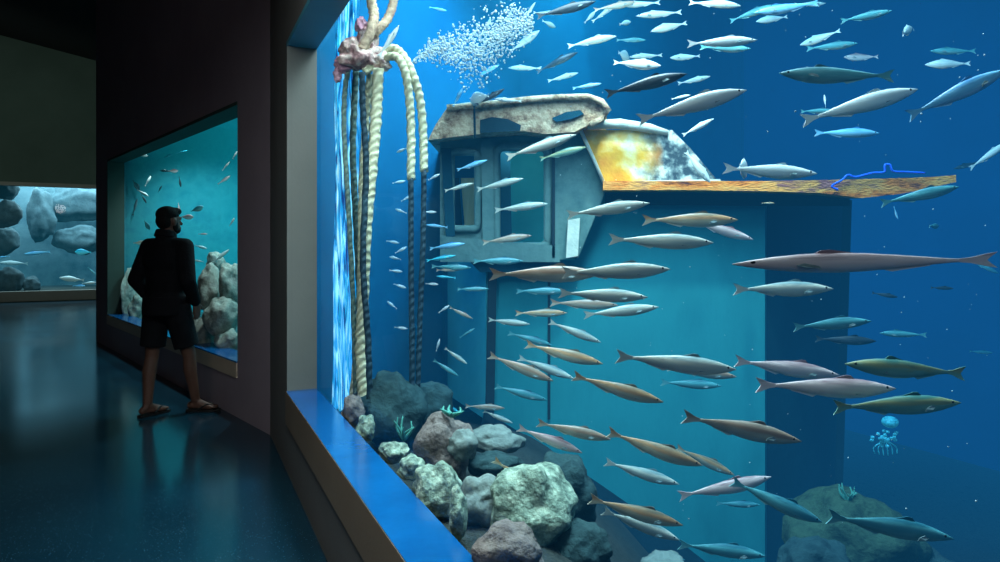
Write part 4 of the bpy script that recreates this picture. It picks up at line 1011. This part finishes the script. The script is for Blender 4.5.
# head turned a little to the right
hr = Matrix.Rotation(math.radians(-12), 3, 'Z'); hc = Vector((0, .03, 1.645))
H = lambda x, y, z: hc+hr @ Vector((x, y, z))
b.ell(H(0, -.012, .02), (.075, .094, .098), 20, 14, hr); b.ell(H(0, .03, -.045), (.055, .062, .066), 16, 10, hr); b.ell(H(0, .062, -.088), (.026, .024, .02), 10, 8, hr)
b.bone(H(0, .088, .015), H(0, .108, -.022), .009, .015); b.ell(H(0, .092, -.055), (.026, .012, .007), 10, 6, hr); b.ell(H(0, .09, -.067), (.023, .012, .007), 10, 6, hr)
for s in (-1, 1):
    b.ell(H(s*.078, -.005, -.01), (.012, .022, .034), 10, 8, hr); b.ell(H(s*.03, .078, .03), (.024, .016, .008), 10, 6, hr)
    b.bone(SH[s], EL[s], .052, .042); b.bone(EL[s], WR[s], .042, .028)
    # hand: palm, four bent fingers slipping into the pocket, thumb left outside
    w = WR[s]; dn = Vector((-s*.12, .28, -1)).normalized(); ac = Vector((0, 1, .28)).normalized(); pl = dn.cross(ac)*(-s)
    pm = w+dn*.085
    for k in range(4): b.bone(w+ac*(k-1.5)*.010, pm+ac*(k-1.5)*.021, .015, .0135)
    for k, L in enumerate((.066, .076, .072, .058)):
        r0 = pm+ac*(1.5-k)*.021; k1 = r0+dn*L*.45; k2 = k1+(dn+pl*.35).normalized()*L*.32; k3 = k2+(dn+pl*.8).normalized()*L*.26
        b.bone(r0, k1, .0098, .009); b.bone(k1, k2, .009, .0082); b.bone(k2, k3, .0082, .0072)
    t0_ = w+dn*.025+ac*.026; t1_ = t0_+(dn*.7+ac*.75).normalized()*.045; t2_ = t1_+(dn+ac*.25).normalized()*.034
    b.bone(t0_, t1_, .0125, .0105); b.bone(t1_, t2_, .0105, .0085)
    # legs
    b.bone(HP[s], KN[s], .088, .056); b.bone(KN[s], KN[s].lerp(AN[s], .32)+Vector((0, -.014, 0)), .054, .056); b.bone(KN[s].lerp(AN[s], .3)+Vector((0, -.014, 0)), AN[s], .055, .036)
    f = TOE[s]; sd = Vector((f.y, -f.x, 0)); a = AN[s]
    heel = a-f*.045+Vector((0, 0, -.033)); ball = a+f*.135+Vector((0, 0, -.044))
    b.bone(heel, a+Vector((0, 0, -.01)), .032, .034); b.bone(a+f*.02+Vector((0, 0, -.012)), ball, .036, .022)
    for k in range(5): b.bone(ball+sd*(k-2)*.017*(1), ball+f*(.055-.006*abs(k-(1.2 if s < 0 else 2.8)))+sd*(k-2)*.019, .0125, .0095)
    for k in (-1, 1): b.bone(heel+f*.02, ball+sd*k*.028, .028, .02)
body = grown(b, 'body', M['skin'], .0075, 3)
# eyes and beard shadow
for s in (-1, 1):
    e = MB(); e.ell(H(s*.031, .079, .016), (.012, .010, .0085), 10, 6, hr); adopt_e = e.build('eye', paint('eye', [S(30, 24, 20), S(220, 220, 215)], 40, .2), man, True)
b = MB(); b.ell(H(0, .045, -.075), (.052, .053, .04), 14, 9, hr); b.ell(H(.056, .02, -.045), (.012, .03, .045), 10, 8, hr); b.ell(H(-.056, .02, -.045), (.012, .03, .045), 10, 8, hr)
grown(b, 'beard', M['hair'], .008, 2)
b = MB(); b.ell(H(0, -.022, .058), (.084, .098, .072), 18, 12, hr); b.ell(H(0, -.052, .0), (.076, .066, .075), 16, 10, hr); b.ell(H(0, .045, .083), (.066, .055, .038), 14, 9, hr); b.box(H(0, -.01, .095), (.10, .12, .035))
hair = grown(b, 'hair', M['hair'], .008, 4)
# jacket
b = MB()
b.ell((0, -.008, 1.33), (.212, .142, .19), 20, 14); b.ell((0, -.005, 1.14), (.19, .138, .22), 20, 14); b.ell((0, -.005, .97), (.195, .145, .15), 20, 12)
b.bone((-.15, -.01, 1.43), (.15, -.01, 1.43), .074, .074); b.tube([(0, -.01, 1.42), (0, -.005, 1.50), (0, 0, 1.545)], [.11, .085, .078], 20)
b.tube([(0, -.005, 1.0), (0, -.005, .92), (0, -.005, .845)], [.185, .192, .19], 24)
for s in (-1, 1):
    b.bone(SH[s], EL[s], .078, .066); b.bone(EL[s], WR[s].lerp(EL[s], .08), .066, .047)
b.box((0, .05, .80), (.9, .6, .06)) if False else None
jacket = grown(b, 'jacket', M['jacket'], .010, 5)
b = MB(); b.tube([(0, -.02, 1.50), (0, -.005, 1.56)], [.092, .083], 20); grown(b, 'collar', M['jacket'], .009, 2, jacket)
# knee-length shorts
b = MB(); b.ell((0, -.005, .90), (.188, .142, .13), 20, 12)
for s in (-1, 1):
    q = HP[s].lerp(KN[s], .80); b.tube([HP[s]+Vector((0, 0, .03)), HP[s].lerp(KN[s], .4), HP[s].lerp(KN[s], .75), q], [.112, .106, .102, .104], 20)
shorts = grown(b, 'shorts', M['shorts'], .010, 4)
# sandals
for s in (-1, 1):
    f = TOE[s]; sd = Vector((f.y, -f.x, 0)); a = Vector((AN[s].x, AN[s].y, 0)); out = []
    prof = [(-.085, .0), (-.075, .028), (-.03, .034), (.05, .036), (.12, .045), (.17, .044), (.205, .026), (.212, 0), (.205, -.026), (.17, -.044), (.12, -.045), (.05, -.036), (-.03, -.034), (-.075, -.028)]
    q = [a+f*u+sd*v for u, v in prof]
    mb = MB(); mb.prism([p+Vector((0, 0, .002)) for p in q], [p+Vector((0, 0, .02)) for p in q]); so = mb.build('sandal', M['sandal'], man)
    mb = MB()
    for k in (-1, 1): mb.tube(spline([a+f*.165+Vector((0, 0, .03)), a+f*.11+sd*k*.03+Vector((0, 0, .066)), a+f*.04+sd*k*.043+Vector((0, 0, .022))], 8), .008, 6)
    mb.build('strap', M['sandal'], so, True)


scn.view_settings.view_transform = 'Standard'
scn.view_settings.look = 'None'
scn.view_settings.exposure = 0
scn.cycles.use_denoising = True
scn.cycles.max_bounces = 8
scn.cycles.transparent_max_bounces = 16
scn.cycles.sample_clamp_indirect = 4
